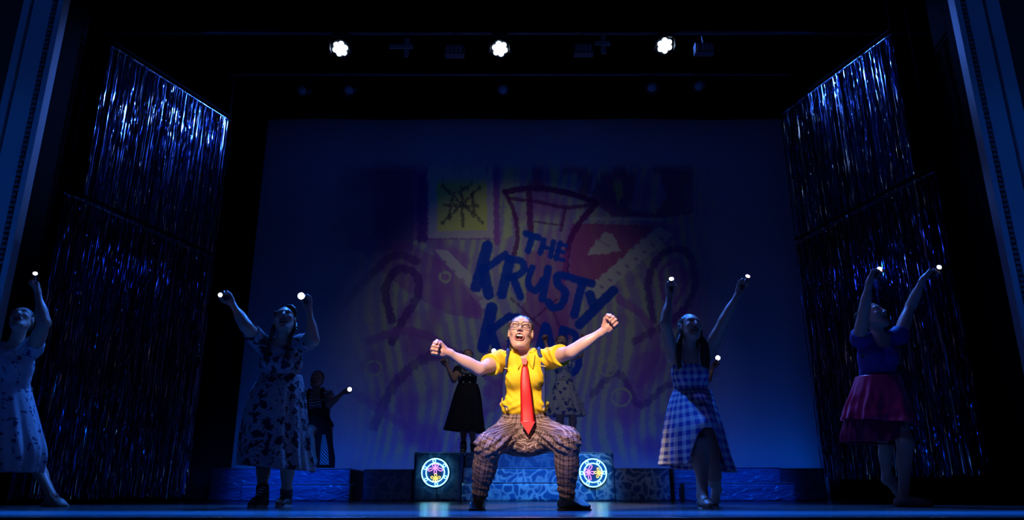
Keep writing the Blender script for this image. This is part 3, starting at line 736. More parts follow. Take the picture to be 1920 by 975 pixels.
# ------------------------------------------------------------------ backdrop: cloth with the projected picture painted into a colour attribute on a fine grid
def backdrop():
    zc = np.arange(.55, 5.55, .0155); xc = np.arange(-3.45, 3.75, .0155)
    X = np.concatenate([np.linspace(bxl, -3.6, 14), xc, np.linspace(3.9, bxr, 14)]); Z = np.concatenate([[.0, .3], zc, np.linspace(5.7, zt+.15, 10)])
    gx, gz = np.meshgrid(X, Z); n = gx.size
    q = np.stack([gx.ravel(), np.full(n, YB), gz.ravel()], 1)-CAM; dz = q[:,1]*cp+q[:,2]*sp_; yy = -q[:,1]*sp_+q[:,2]*cp
    x = 960+FPX*q[:,0]/dz; y = 487.5-FPX*yy/dz
    pp = np.stack([x, y], 1); 
    def nz(f, s): 
        r = np.random.RandomState(s); o = 0
        for i in range(5):
            a = r.rand()*6.28; ff = f*(1+i*.7); o = o+np.sin((x*math.cos(a)+y*math.sin(a))*ff+r.rand()*6.28+1.5*np.sin((x*math.sin(a)-y*math.cos(a))*ff*.6))/(1+i*.5)
        return o/2.5
    rough = nz(.35, 1)*1.6+nz(.9, 2)*1.0; wob = nz(.05, 3)*5
    base = np.array((.36,.38,.46)); col = np.tile(base, (n, 1))
    def dist(pts):
        d = np.full(n, 1e9)
        for a, b in zip(pts, pts[1:]):
            a = np.array(a, float); b = np.array(b, float); ab = b-a; t = np.clip(((pp-a)@ab)/(ab@ab+1e-9), 0, 1)
            d = np.minimum(d, np.linalg.norm(pp-a-t[:, None]*ab, axis=1))
        return d
    def put(m, c, a=1.): m = np.clip(m, 0, 1)[:, None]*a; col[:] = col*(1-m)+np.array(c)*m
    def stroke(pts, wd, c, a=1., r=1., curve=False):
        if curve: pts = catmull(pts, len(pts)*8)
        put((wd/2-dist(pts)+rough*r)/1.6, c, a)
    def poly(pts, c, a=1., r=1.5):
        pts = np.array(pts, float); ins = np.zeros(n, bool); j = len(pts)-1
        X_, Y_ = x+rough*r, y+rough*r*.7
        for i in range(len(pts)):
            xi, yi = pts[i]; xj, yj = pts[j]
            m = ((yi > Y_) != (yj > Y_)) & (X_ < (xj-xi)*(Y_-yi)/(yj-yi+1e-9)+xi); ins ^= m; j = i
        put(ins*1., c, a)
    YEL, PUR, DPU, RED, OLV, PAL, BLU = (.62,.62,.16), (.30,.10,.34), (.12,.03,.22), (.36,.05,.16), (.50,.56,.24), (.55,.52,.42), (.0,.05,.36)
    # soft-edged picture area
    ed = np.minimum.reduce([(x-(610+wob*3))/110, ((1395+wob*3)-x)/110, (y-306)/6, (905-y)/60]); area = np.clip(ed, 0, 1)
    st = np.sin((x+14*np.sin(y*.017+x*.006)+rough*1.5)*.27+1.6*np.sin(x*.05+y*.011))+.5*nz(.04,5); 
    keep = col.copy()
    put(area, (.33,.27,.38)); put(np.clip(st*1.6+.35, 0, 1)*area, OLV, .62); put(np.clip((nz(.028, 9)-.05)*2.2, 0, 1)*area, PUR, .75)
    put((y < 450)*(x < 935)*(x > 700)*1., (.30,.12,.30), .8)
    poly([(640,310),(775,310),(775,470),(600,470)], (.16,.10,.24), .8)
    poly([(782,325),(800,325),(800,455),(782,455)], DPU, .8); poly([(803,318),(925,318),(925,447),(803,447)], PAL, .8); poly([(818,342),(912,340),(914,432),(820,434)], YEL)
    for a in (((865,352),(868,425)), ((830,350),(905,418)), ((900,352),(828,420)), ((835,385),(895,388)), ((850,362),(842,412)), ((885,365),(892,405))): stroke(a, 7, (.13,.10,.08), .85, 1.6)
    stroke([(862,360),(880,350)], 9, (.13,.10,.08), .8, 2); stroke([(930,318),(932,455)], 13, PUR, .9); stroke([(955,310),(952,440)], 16, OLV, .8, 2); stroke([(1005,308),(1010,350)], 18, RED, .7)
    stroke([(1035,308),(1040,352)], 14, OLV, .8); stroke([(1060,312),(1100,330),(1095,360)], 22, RED, .7, 1.5, True)
    poly([(1105,372),(1128,330),(1160,312),(1195,330),(1180,395),(1230,400),(1250,370),(1240,330),(1210,310),(1300,310),(1300,400),(1240,410),(1150,408)], (.26,.06,.20), .85)
    poly([(1150,345),(1165,340),(1168,365),(1158,388)], YEL, .7); stroke([(1108,410),(1240,412)], 8, PAL, .8)
    poly([(1070,418),(1230,424),(1180,470),(1150,500),(1110,540),(1070,520)], (.34,.07,.20), .9); poly([(1100,478),(1118,452),(1135,435),(1150,440),(1163,470),(1140,476)], PAL, .85); stroke([(1127,452),(1141,462)], 5, PUR, .7)
    poly([(1235,425),(1262,440),(1120,560),(1095,545)], PAL, .85)
    for i in range(9): stroke([(1238-i*16, 446+i*13),(1242-i*16, 449+i*13)], 6, (.26,.12,.28), .8, .5)
    poly([(815,468),(840,470),(925,560),(905,580)], PAL, .8)
    for i in range(5): stroke([(833+i*17, 490+i*17),(836+i*17, 493+i*17)], 5, (.26,.12,.28), .8, .5)
    poly([(655,455),(760,450),(830,490),(900,560),(905,600),(840,590),(760,545)], (.28,.06,.30), .55)
    stroke([(640,575),(690,520),(740,478),(782,490)], 16, DPU, .7, 1.4, True); stroke([(735,600),(722,545),(745,505),(780,515),(782,555),(755,600),(735,640)], 17, DPU, .8, 1.6, True)
    stroke([(690,640),(760,620),(820,640),(880,690),(860,740)], 18, PUR, .8, 1.8, True); stroke([(700,800),(740,720),(800,670),(860,668)], 20, DPU, .6, 2, True)
    stroke([(1225,600),(1215,530),(1240,478),(1285,470),(1305,520),(1290,570),(1262,600)], 15, DPU, .8, 1.6, True); stroke([(1245,560),(1240,510),(1270,490),(1285,530),(1265,570)], 9, PUR, .8, 1.4, True)
    stroke([(1160,560),(1210,600),(1230,660),(1200,720)], 18, PUR, .75, 1.8, True); stroke([(1190,640),(1260,610),(1330,640),(1345,700)], 15, DPU, .6, 1.8, True)
    stroke([(1110,740),(1160,700),(1200,760),(1260,720),(1330,760)], 14, DPU, .6, 2, True); stroke([(640,720),(700,760),(760,800)], 18, PUR, .6, 2, True)
    for cx, cy, r in ((1140,690,16),(1165,745,18),(835,520,10),(700,690,15),(1290,800,20)): stroke([(cx+r*math.cos(a),cy+r*.9*math.sin(a)) for a in np.linspace(0,6.3,9)], 5, OLV, .8, 1., True)
    stroke([(905,700),(950,740),(890,790),(840,860)], 14, (.28,.06,.30), .5, 2, True)
    # trap outline
    TD = (.13,.015,.13)
    stroke([(947,360),(1000,352),(1060,360),(1118,380)], 13, TD, .95, .8, True); stroke([(955,372),(1010,378),(1060,388),(1112,384)], 9, TD, .85, .8, True); stroke([(949,362),(966,405),(970,450),(960,490)], 10, TD, .9, 1, True)
    stroke([(1118,382),(1085,420),(1066,460),(1060,520)], 13, TD, .95, 1, True); stroke([(992,358),(995,440)], 14, TD, .9); stroke([(1060,392),(1052,430)], 8, TD, .8); stroke([(1000,415),(1055,422)], 5, TD, .8)
    poly([(985,470),(1068,470),(1060,520),(1070,640),(960,640),(985,560)], (.30,.05,.24), .65)
    stroke([(960,560),(1040,640)], 6, TD, .7); stroke([(1045,560),(950,640)], 6, TD, .7); stroke([(1030,560),(1060,640)], 7, TD, .6)
    col[:] = keep*(1-area[:, None])+col*area[:, None]
    # the words THE KRUSTY KRAB in blue brush strokes
    W = [([(986,438),(1010,445)],13),([(998,443),(990,470)],13), ([(1020,449),(1013,474)],11),([(1038,453),(1032,480)],11),([(1017,462),(1036,467)],9),
         ([(1050,455),(1043,484)],11),([(1050,457),(1062,460)],8),([(1047,470),(1058,472)],8),([(1044,484),(1058,487)],8),
         ([(914,462),(893,538)],21),([(948,477),(906,508)],14),([(907,506),(916,553)],20),
         ([(956,487),(941,552)],19),([(955,486),(978,490),(982,505),(968,517),(952,520)],14),([(962,520),(976,556)],15),
         ([(998,502),(990,530),(1004,545),(1018,525)],13),([(1028,503),(1017,560)],15),
         ([(1066,518),(1046,516),(1046,532),(1060,548),(1052,572),(1036,576),(1028,566)],15),
         ([(1073,521),(1110,532)],15),([(1092,531),(1077,590)],16), ([(1106,552),(1113,575)],17),([(1150,545),(1087,608)],18),
         ([(922,578),(906,652)],22),([(956,592),(918,622)],14),([(919,618),(932,656)],17),
         ([(968,596),(958,664)],19),([(967,596),(988,602),(990,618),(966,630)],14),([(972,630),(985,664)],15),
         ([(1022,612),(1006,680)],17),([(1024,612),(1040,678)],17),([(1012,655),(1036,655)],12),
         ([(1056,618),(1056,704)],17),([(1056,618),(1078,626),(1076,648),(1058,655)],13),([(1058,655),(1084,670),(1080,694),(1056,704)],14)]
    for pts, wd in W: stroke(pts, wd*1.12, BLU, .96, .55, len(pts) > 2)
    Yw = YB+.02*np.sin(gx*2.1)+.012*np.sin(gx*7.3+1)*(1-gz/7)
    v = np.stack([gx, Yw, gz], -1).reshape(-1, 3); qd = grid_quads(len(X), len(Z)); v2 = v+np.array([0, .006, 0])
    me = npmesh('backdrop', v, qd)
    add_attr(me, 'Col', np.concatenate([np.clip(col, 0, 1), np.ones((n, 1))], 1))
    k = NT('painted_projection_cloth'); a = k.n('ShaderNodeAttribute', attribute_name='Col'); k.l(a.outputs['Color'], k.b.inputs['Base Color']); k.b.inputs['Roughness'].default_value = .9; k.b.inputs['Specular IOR Level'].default_value = .1
    tc = k.n('ShaderNodeTexCoord'); wv = k.n('ShaderNodeTexNoise'); wv.inputs['Scale'].default_value = 3; k.l(tc.outputs['Object'], wv.inputs['Vector']); k.bump(wv.outputs[0], .12, .03)
    root = empty('backdrop', (0, YB, 0), 'huge cloth backdrop with a projection painted into its colour, blue brush lettering over yellow and purple shapes', 'backdrop')
    link('cloth', me, k.m, root)
    MB().tube([(bxl, YB+.03, .03), (bxr, YB+.03, .03)], .025, 8).build('bottom_pipe', black, root)
backdrop()

# ------------------------------------------------------------------ platforms
def satin(name, c1, c2, rough=.2, sc=5.):
    k = NT(name); tc = k.n('ShaderNodeTexCoord'); nz = k.n('ShaderNodeTexNoise'); nz.inputs['Scale'].default_value = sc; nz.inputs['Detail'].default_value = 3; nz.inputs['Distortion'].default_value = 1.6
    mp = k.n('ShaderNodeMapping'); mp.inputs['Scale'].default_value = (.8, 1, 2.6); mp.inputs['Rotation'].default_value = (0, .25, 0); k.l(tc.outputs['Object'], mp.inputs[0]); k.l(mp.outputs[0], nz.inputs['Vector']); k.l(k.mix(nz.outputs[0], c1, c2), k.b.inputs['Base Color']); k.b.inputs['Roughness'].default_value = rough
    k.b.inputs['Specular IOR Level'].default_value = .7; k.bump(nz.outputs[0], .8, .06); return k.m
def caustic(name, lo, hi, sc=7.):
    k = NT(name); tc = k.n('ShaderNodeTexCoord'); nz = k.n('ShaderNodeTexNoise'); nz.inputs['Scale'].default_value = 4
    k.l(tc.outputs['Object'], nz.inputs['Vector']); ad = k.n('ShaderNodeMixRGB'); ad.blend_type = 'ADD'; ad.inputs[0].default_value = .40
    k.l(tc.outputs['Object'], ad.inputs[1]); k.l(nz.outputs['Color'], ad.inputs[2])
    vo = k.n('ShaderNodeTexVoronoi', feature='DISTANCE_TO_EDGE'); vo.inputs['Scale'].default_value = sc; k.l(ad.outputs[0], vo.inputs['Vector'])
    e = k.n('ShaderNodeMapRange'); e.inputs[1].default_value = 0; e.inputs[2].default_value = .19; e.inputs[3].default_value = 1; e.inputs[4].default_value = 0; k.l(vo.outputs['Distance'], e.inputs[0])
    k.l(k.mix(k.math('MINIMUM', k.math('MULTIPLY', k.math('MULTIPLY', e.outputs[0], nz.outputs[0]), 2.0), 1.0), lo, hi), k.b.inputs['Base Color']); k.b.inputs['Roughness'].default_value = .4; k.bump(nz.outputs[0], .5, .03); return k.m
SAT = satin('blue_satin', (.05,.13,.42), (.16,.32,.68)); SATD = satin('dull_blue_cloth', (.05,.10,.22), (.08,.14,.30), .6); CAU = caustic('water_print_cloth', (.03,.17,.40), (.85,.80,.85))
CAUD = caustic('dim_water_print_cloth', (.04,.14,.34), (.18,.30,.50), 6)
TRM = mat('pale_blue_piping', (.30,.42,.62), .5); WOODS = mat('bare_ply_side', (.20,.15,.13), .8)
def draped(lo, hi, m, name, parent, wr=.012, seed=0, sc=5.):
    nx = max(6, int((hi[0]-lo[0])*28)); nz_ = max(6, int((hi[2]-lo[2])*34)); gx, gz = np.meshgrid(np.linspace(lo[0], hi[0], nx), np.linspace(lo[2], hi[2], nz_))
    p = np.stack([gx, gx*0+lo[1], gz], -1).reshape(-1, 3); q3 = p*np.array([1, 1, 1.8]); p[:, 1] -= wr*(1+noise3(q3, .9*sc/3, seed)+.5*noise3(q3, sc*.9, seed+1))*np.clip((hi[2]-p[:, 2])/.04, 0, 1)
    b = p.copy(); b[:, 1] = lo[1]+.01; n = len(p); q = grid_quads(nx, nz_); r = [np.arange(nx-1), (nz_-1)*nx+np.arange(nx-1)]
    rims = [np.stack([r[0]+1, r[0], r[0]+n, r[0]+1+n], 1), np.stack([r[1], r[1]+1, r[1]+1+n, r[1]+n], 1)]; l = np.arange(nz_-1)*nx; rr = l+nx-1
    rims += [np.stack([l, l+nx, l+nx+n, l+n], 1), np.stack([rr+nx, rr, rr+n, rr+nx+n], 1)]
    return link(name, npmesh(name, np.concatenate([p, b]), np.concatenate([q, q[:, ::-1]+n]+rims)), m, parent)
def platform(x0, x1, y0, y1, ytop, label, m, side=None, name='stage_platform', zt=None, yx=None, group=None, seed=0, wr=.012, cat='platform'):
    z1 = zt if zt is not None else P(960, ytop, y0)[2]; X0, X1 = XF(x0, yx or y0, .2), XF(x1, yx or y0, .2)
    root = empty(name, ((X0+X1)/2, y0, 0), label, cat, group)
    MB().box((X0, y0+.011, 0), (X1, y1, z1-.02)).build('frame', side or SATD, root)
    MB().box((X0-.004, y0-.002, z1-.02), (X1+.004, y1, z1), .003).build('top', m, root)
    draped((X0, y0, 0.004), (X1, y0, z1-.004), m, 'front_cloth', root, wr, seed)
    MB().tube([(X0, y0-.014, z1-.004), (X1, y0-.014, z1-.004)], .005, 6).build('piping', TRM, root)
    return root, X0, X1, z1
platform(350, 396, 10.75, 11.5, 913, 'low small blue block at the far left end of the platforms', SATD, seed=1, wr=.004)
platform(393, 655, 10.55, 11.75, 878, 'tall satin-covered platform at left that the striped dancer kneels on', SAT, mat('dark_side', (.05,.04,.06), .8), seed=2, wr=.016)
platform(452, 656, 10.28, 10.49, 907, 'low satin-covered step in front of the left platform', SAT, WOODS, seed=3, name='stage_step', wr=.018, cat='step')
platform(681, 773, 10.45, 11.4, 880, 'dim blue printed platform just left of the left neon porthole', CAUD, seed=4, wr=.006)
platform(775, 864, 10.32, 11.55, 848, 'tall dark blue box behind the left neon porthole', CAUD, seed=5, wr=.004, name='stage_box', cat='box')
platform(866, 1060, 10.32, 10.55, 904, 'lowest centre step with pale water-ripple print', CAU, seed=6, name='stage_step', wr=.008, cat='step')
platform(866, 1060, 10.605, 10.85, 877, 'middle centre step with water-ripple print', CAU, seed=7, yx=10.32, name='stage_step', wr=.008, cat='step')
r_, _, _, ZTOP = platform(866, 1060, 10.905, 12.0, 848, 'highest centre platform under the two back dancers', CAUD, yx=10.32, seed=8, wr=.004)
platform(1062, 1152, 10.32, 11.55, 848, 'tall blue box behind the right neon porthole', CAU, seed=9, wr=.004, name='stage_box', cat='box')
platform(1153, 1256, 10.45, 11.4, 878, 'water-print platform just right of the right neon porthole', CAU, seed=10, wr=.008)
platform(1264, 1466, 10.55, 11.75, 876, 'tall satin-covered platform at right behind the kneeling gingham dancer', SAT, WOODS, seed=11, wr=.014)
platform(1282, 1489, 10.28, 10.49, 905, 'low satin-covered step in front of the right platform', SAT, WOODS, seed=12, name='stage_step', wr=.02, cat='step')
platform(1467, 1548, 10.62, 11.75, 878, 'dark blue cloth-covered block at the right end of the platforms', SATD, seed=13, wr=.004)

# ------------------------------------------------------------------ neon portholes
def neon(cx, cy, rot, label):
    Y = 10.27; c = P(cx, cy, Y); k = 1/(FPX/(Y*cp+(c[2]-CAMZ)*sp_)); R = 25.2*k
    root = empty('neon_sign', tuple(c), label, 'sign', 'round neon porthole signs')
    cyan = emis('neon_cyan', (.22,.80,1.), 4.2); pink = emis('neon_pink', (1.,.25,.75), 2.8); yel = emis('neon_yellow', (1.,.68,.10), 2.8)
    rt = lambda x, z: (c[0]+x*math.cos(rot)-z*math.sin(rot), c[1], c[2]+x*math.sin(rot)+z*math.cos(rot))
    circ = lambda x, z, r, n: [rt(x+r*math.cos(a), z+r*math.sin(a)) for a in np.linspace(0, 2*math.pi, n, endpoint=False)]
    MB().tube(circ(0, 0, R, 56), 1.0*k, 8, True).build('outer_ring', cyan, root, True)
    MB().tube(circ(0, 0, R*.68, 48), 0.95*k, 8, True).build('inner_ring', cyan, root, True)
    for i in range(6):
        a = R_(97+60*i); MB().tube(circ(R*.84*math.cos(a), R*.84*math.sin(a), R*.105, 14), .7*k, 6, True).build('bolt_ring', cyan, root, True)
    def flower(fx, fz, lens, m, name, a0, wd):
        mb = MB(); mb.tube(circ(fx, fz, 1.6*k, 12), .62*k, 6, True)
        for i, L in enumerate(lens):
            a = R_(a0+72*i); pts = []
            for t in np.linspace(0, 1, 15):
                th = math.pi*2*t; r = L*(.5-.5*math.cos(th)); wv = wd*math.sin(th)*(.35+.65*(.5-.5*math.cos(th)))
                r = 1.8*k+r; pts.append(rt(fx+r*math.cos(a)-wv*math.sin(a), fz+r*math.sin(a)+wv*math.cos(a)))
            mb.tube(pts, .55*k, 6)
        mb.build(name, m, root, True)
    flower(0, 8.5*k, (9*k, 12.5*k, 6*k, 6*k, 12.5*k), pink, 'pink_flower', -90, 3.2*k)
    flower(1*k, -11*k, (7.5*k, 7.5*k, 4.5*k, 4.5*k, 7.5*k), yel, 'yellow_flower', 90, 2.6*k)
    MB().lathe([(R*1.06, 0), (R*1.08, .006), (R*1.06, .012)], (c[0], c[1]+.018, c[2]), (0, 1, 0), 48).build('backing_disc', mat('backing_blue', (.03,.10,.30), .25, bump=0), root)
    MB().tube([(c[0]+.02, c[1]+.02, c[2]-R), (c[0]+.03, c[1]+.03, .02), (c[0]+.2, c[1]-.0, .006)], .004, 6).build('power_cord', black, root)
neon(816, 886, R_(0), 'round neon porthole left of the lead performer, pink flower above yellow flower')
neon(1112, 886.5, R_(84), 'round neon porthole right of the lead performer, pink flower left of yellow flower')

# ------------------------------------------------------------------ tinsel curtains
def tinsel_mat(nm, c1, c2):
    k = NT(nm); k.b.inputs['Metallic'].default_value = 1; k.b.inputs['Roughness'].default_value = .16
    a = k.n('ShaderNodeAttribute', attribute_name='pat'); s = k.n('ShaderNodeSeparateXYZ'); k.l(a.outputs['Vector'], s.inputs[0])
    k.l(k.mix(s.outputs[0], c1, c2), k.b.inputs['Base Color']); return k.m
TM = tinsel_mat('metallic_film', (.30,.40,.75), (.85,.83,.60)); TM2 = tinsel_mat('shaded_metallic_film', (.055,.075,.17), (.6,.6,.55))  # second film is a shaded copy, darkened for the dimly lit lower curtains
def tinsel(a, b, ztop, zbot, n, label, seed, wd=.0075, droop=.0, tm=None):
    r = np.random.RandomState(seed); a = np.array(a, float); b = np.array(b, float); L = np.linalg.norm(b-a); u = (b-a)/L; nv = np.array([u[1], -u[0]]); 
    if nv@(-a) < 0: nv = -nv
    root = empty('tinsel_curtain', (a[0], a[1], ztop), label, 'curtain', None)
    segs = int((ztop-zbot)/.085); vs = []; qs = []; pat = []
    for i in range(n):
        s = r.rand()*L; dep = r.randn()*.022; zb = zbot+r.rand()*.06; zz = np.linspace(ztop-droop*math.sin(math.pi*s/L), zb, segs+1); ph = r.rand()*6.28
        zz[1:-1] += (r.rand(segs-1)-.5)*.05
        ang = np.cumsum(r.randn(segs+1)*.22)*.55+r.randn()*.7; sway = np.cumsum(r.randn(segs+1)*.0007)
        crease = .004*((np.round((ztop-zz)/.40) % 2)*2-1)*np.exp(-((((ztop-zz)/.40) % 1-.5)/.2)**2)
        fac = r.rand(segs+1) < .11; ang = ang+fac*r.randn(segs+1)*1.2; off = dep+fac*r.randn(segs+1)*.006+crease+.0012*r.randn(segs+1)
        cx = a[0]+u[0]*(s+sway)+nv[0]*off; cy = a[1]+u[1]*(s+sway)+nv[1]*off; w = wd*(.6+.8*r.rand())/2
        dx = (u[0]*np.cos(ang)+nv[0]*np.sin(ang))*w; dy = (u[1]*np.cos(ang)+nv[1]*np.sin(ang))*w
        p = np.stack([np.stack([cx-dx, cy-dy, zz], 1), np.stack([cx+dx, cy+dy, zz], 1)], 1).reshape(-1, 3)
        k = len(vs)*2*(segs+1); j = np.arange(segs)*2+k; vs.append(p); qs.append(np.stack([j, j+1, j+3, j+2], 1)); pt = np.repeat(np.maximum(fac*(r.rand(segs+1) < .5), r.rand() > .97).astype(float), 2); pat.append(np.stack([pt]*3, 1))
    me = npmesh('strands', np.concatenate(vs), np.concatenate(qs)); add_attr(me, 'pat', np.concatenate(pat))
    o = link('strands', me, tm or TM, root, False); o['kind'] = 'stuff'
    nb = 22; mb = []; pts = [(a[0]+u[0]*L*t, a[1]+u[1]*L*t, ztop-droop*math.sin(math.pi*t)) for t in np.linspace(0, 1, nb)]
    MB().tube(pts, .014, 8).build('header_band', mat('foil_header', (.6,.65,.8), .25, 1, bump=.3) if tm is None else mat('shaded_foil_header', (.12,.14,.22), .3, 1, bump=.3), root, True)  # lower header gets a darker copy with its shade in the colour
    MB().tube([(pts[0][0], pts[0][1], ztop+.06), (pts[-1][0], pts[-1][1], ztop+.06)], .018, 8).build('hanging_pipe', black, root)
    for q in (pts[0], pts[-1]): MB().tube([(q[0], q[1], ztop+.05), (q[0], q[1], 10.0)], .006, 6).build('hanging_cable', black, root)
    return root
def gp(x, y, D): p = P(x, y, D); return (p[0], p[1]), p[2]
nl, zl = gp(209, 86, 7.6); fl_, _ = gp(432, 226, 9.45); nr, zr = gp(1671, 64, 7.5); fr_, _ = gp(1468, 214, 9.4)
tinsel(nl, fl_, zl, .05, 430, 'upper tall silver-blue tinsel curtain on the left, brightest near its top edge', 1, .0085)
nl2, zl2 = gp(121, 362, 7.0); fl2, _ = gp(405, 470, 9.3)
tinsel(nl2, (fl2[0], 9.2), zl2, .04, 400, 'lower tinsel curtain on the left with shade put into its colour, hanging nearest the proscenium', 2, .0075, tm=TM2)
tinsel(nr, fr_, zr, .26, 430, 'upper tall silver-blue tinsel curtain on the right, glittering at its top corner', 3, .0085)
nr2, zr2 = gp(1752, 322, 7.0); tinsel(nr2, (fr_[0]-.07, 9.3), zr2, .24, 400, 'lower tinsel curtain on the right with shade put into its colour behind the pink-skirted dancer', 4, .0075, tm=TM2)

# ------------------------------------------------------------------ hanging rig
BK = mat('fixture_black', (.03,.03,.035), .5, .2); GR = mat('pipe_grey', (.12,.12,.13), .45, .6)
LED = emis('led_white_blue', (.62,.80,1.), 14)
zp = P(960, 62, 8.6)[2]
tag(MB().tube([(-9, 8.6, zp), (9, 8.6, zp)], .025, 10).build('lighting_pipe', GR), 'long grey lighting pipe carrying the three lit stage lights', 'pipe')
def moving_head(x, y, roll, label):
    c = P(x, y, 8.5); root = empty('stage_light', (c[0], 8.6, zp), label, 'light', 'lit stage lights on the front pipe')
    c = Vector(c); MB().box((c.x-.10, 8.52, zp-.11), (c.x+.10, 8.68, zp-.03), .01).build('base', BK, root)
    MB().tube([(c.x, 8.6, zp+.03), (c.x+.0, 8.6, zp-.04)], .03, 8).build('clamp', GR, root)
    for s in (-1, 1): MB().box((c.x+s*.135-.012, 8.54, c.z-.04), (c.x+s*.135+.012, 8.66, zp-.09), .004).build('yoke_arm', BK, root)
    ax = (Vector(CAM)-c).normalized()*.8+Vector((roll, 0, -.35)); ax.normalize(); c2 = c+Vector((0, .1, .0))
    hd = MB().lathe([(.05, -.20), (.10, -.18), (.125, -.10), (.128, 0), (.12, .012)], c2-ax*.02, ax, 24).build('lamp_head', BK, root, True)
    q = Vector((0,0,1)).rotation_difference(ax)
    for i in range(7):
        r = 0 if i == 6 else .068; p = c2+q@Vector((r*math.cos(i*1.047), r*math.sin(i*1.047), .004)); MB().lathe([(.034, -.004), (.036, .006), (.02, .014)], p, ax, 14).build('lens', LED, hd)
    l = bpy.data.lights.new('beam', 'SPOT'); l.energy = 1500; l.color = (.03,.20,1); l.spot_size = R_(62); l.spot_blend = .6; l.shadow_soft_size = .08
    o = bpy.data.objects.new('beam', l); COL.objects.link(o); o.location = c2+ax*.04; aim(o, (c.x*.9, 5.0, .8))
moving_head(635, 83, -.25, 'left one of the three lit stage lights overhead')
moving_head(937, 83, .1, 'middle one of the three lit stage lights overhead')
moving_head(1249, 77, .3, 'right one of the three lit stage lights overhead')
def par(x, y, Y, label, grp):
    c = Vector(P(x, y, Y)); root = empty('stage_light', (c.x, c.y, c.z+.28), label, 'light', grp); ax = Vector((0, -.75, -.65)).normalized()
    MB().lathe([(.04, -.22), (.085, -.18), (.092, 0), (.10, .005), (.10, .03), (.088, .03), (.086, .0)], c, ax, 20).build('can', BK, root, True)
    MB().lathe([(.085, -.01), (.06, .008), (.02, .014)], c, ax, 20).build('lens', mat('unlit_lens', (.25,.3,.4), .1, bump=0), root, True)
    MB().tube([(c.x-.12, c.y+.06, c.z+.02), (c.x-.12, c.y+.04, c.z+.2), (c.x+.12, c.y+.04, c.z+.2), (c.x+.12, c.y+.06, c.z+.02)], .008, 6).build('yoke', BK, root)
    MB().tube([(c.x, c.y+.04, c.z+.18), (c.x, c.y+.04, c.z+.30)], .016, 8).build('clamp', BK, root)
z2 = P(960, 166, 10.6)[2]+.28
tag(MB().tube([(-9, 10.64, z2), (9, 10.64, z2)], .025, 10).build('lighting_pipe', GR), 'dark lighting pipe further upstage carrying unlit lamps', 'pipe')
for x, y, nm in ((568, 171, 'leftmost'), (655, 170, 'second from left'), (943, 169, 'middle'), (1222, 165, 'second from right'), (1310, 162, 'rightmost')):
    par(x, y, 10.6, 'unlit can lamp hanging upstage, %s of the five dim ones' % nm, 'unlit lamps on the rear pipe')
CRT = mat('pale_painted_wood', (.32,.32,.34), .8)
for x, y, nm in ((762, 88, 'left'), (1131, 82, 'right')):
    c = P(x, y, 8.5); root = empty('cross_board', (c[0], 8.5, c[2]), 'small pale crossed boards hanging from the front pipe, %s one' % nm, 'board', 'crossed boards on the pipe')
    MB().box((c[0]-.03, 8.50, c[2]-.14), (c[0]+.035, 8.52, c[2]+.13), .003).build('upright_board', CRT, root)
    MB().box((c[0]-(.22 if nm == 'left' else .11), 8.48, c[2]-.03), (c[0]+.09, 8.50, c[2]+.03), .003).build('cross_board_piece', CRT, root)
    MB().tube([(c[0], 8.52, c[2]+.1), (c[0], 8.6, zp)], .006, 6).build('tie_wire', BK, root)
for x, y, nm in ((852, 92, 'left'), (1095, 90, 'middle'), (1322, 88, 'right')):
    c = P(x, y, 8.5); root = empty('strip_light', (c[0], 8.5, c[2]), 'unlit strip light with slotted front on the front pipe, %s one' % nm, 'light', 'strip lights on the front pipe')
    mb = MB(); mb.box((c[0]-.125, 8.5, c[2]-.07), (c[0]+.125, 8.62, c[2]+.07), .006); mb.build('housing', GR, root)
    for i in range(4): MB().box((c[0]-.105+i*.055, 8.49, c[2]-.05), (c[0]-.065+i*.055, 8.505, c[2]+.05), .003).build('cell', mat('unlit_cell', (.30,.34,.40), .3), root)
    MB().tube([(c[0], 8.56, c[2]+.06), (c[0], 8.6, zp)], .012, 6).build('clamp', BK, root)
# ------------------------------------------------------------------ cloth patterns
def plaid(name, base, line, line2, per=.062):
    k = NT(name); a = k.n('ShaderNodeAttribute', attribute_name='pat'); s = k.n('ShaderNodeSeparateXYZ'); k.l(a.outputs['Vector'], s.inputs[0])
    def lines(c):
        t = k.math('FRACT', k.math('DIVIDE', c, per)); tot = None
        for ce, w_ in ((.12, .022), (.24, .016), (.36, .022), (.68, .028), (.82, .014)):
            m = k.math('LESS_THAN', k.math('ABSOLUTE', k.math('SUBTRACT', t, ce)), w_); tot = m if tot is None else k.math('MAXIMUM', tot, m)
        return tot, k.math('LESS_THAN', k.math('ABSOLUTE', k.math('SUBTRACT', t, .24)), .2)
    lx, bx = lines(s.outputs[0]); ly, by = lines(s.outputs[1])
    c = k.mix(k.math('MULTIPLY', k.math('ADD', bx, by), .32), base, line2)
    c = k.mix(k.math('MULTIPLY', k.math('ADD', lx, ly), .42), c, line); k.l(c, k.b.inputs['Base Color']); k.b.inputs['Roughness'].default_value = .85
    return k.m
def gingham(name, c1, c2, per=.056):
    k = NT(name); a = k.n('ShaderNodeAttribute', attribute_name='pat'); s = k.n('ShaderNodeSeparateXYZ'); k.l(a.outputs['Vector'], s.inputs[0])
    f = lambda c: k.math('GREATER_THAN', k.math('FRACT', k.math('DIVIDE', c, per)), .5)
    m = k.math('MULTIPLY', k.math('ADD', f(s.outputs[0]), f(s.outputs[1])), .5)
    k.l(k.mix(m, c1, c2), k.b.inputs['Base Color']); k.b.inputs['Roughness'].default_value = .8; return k.m
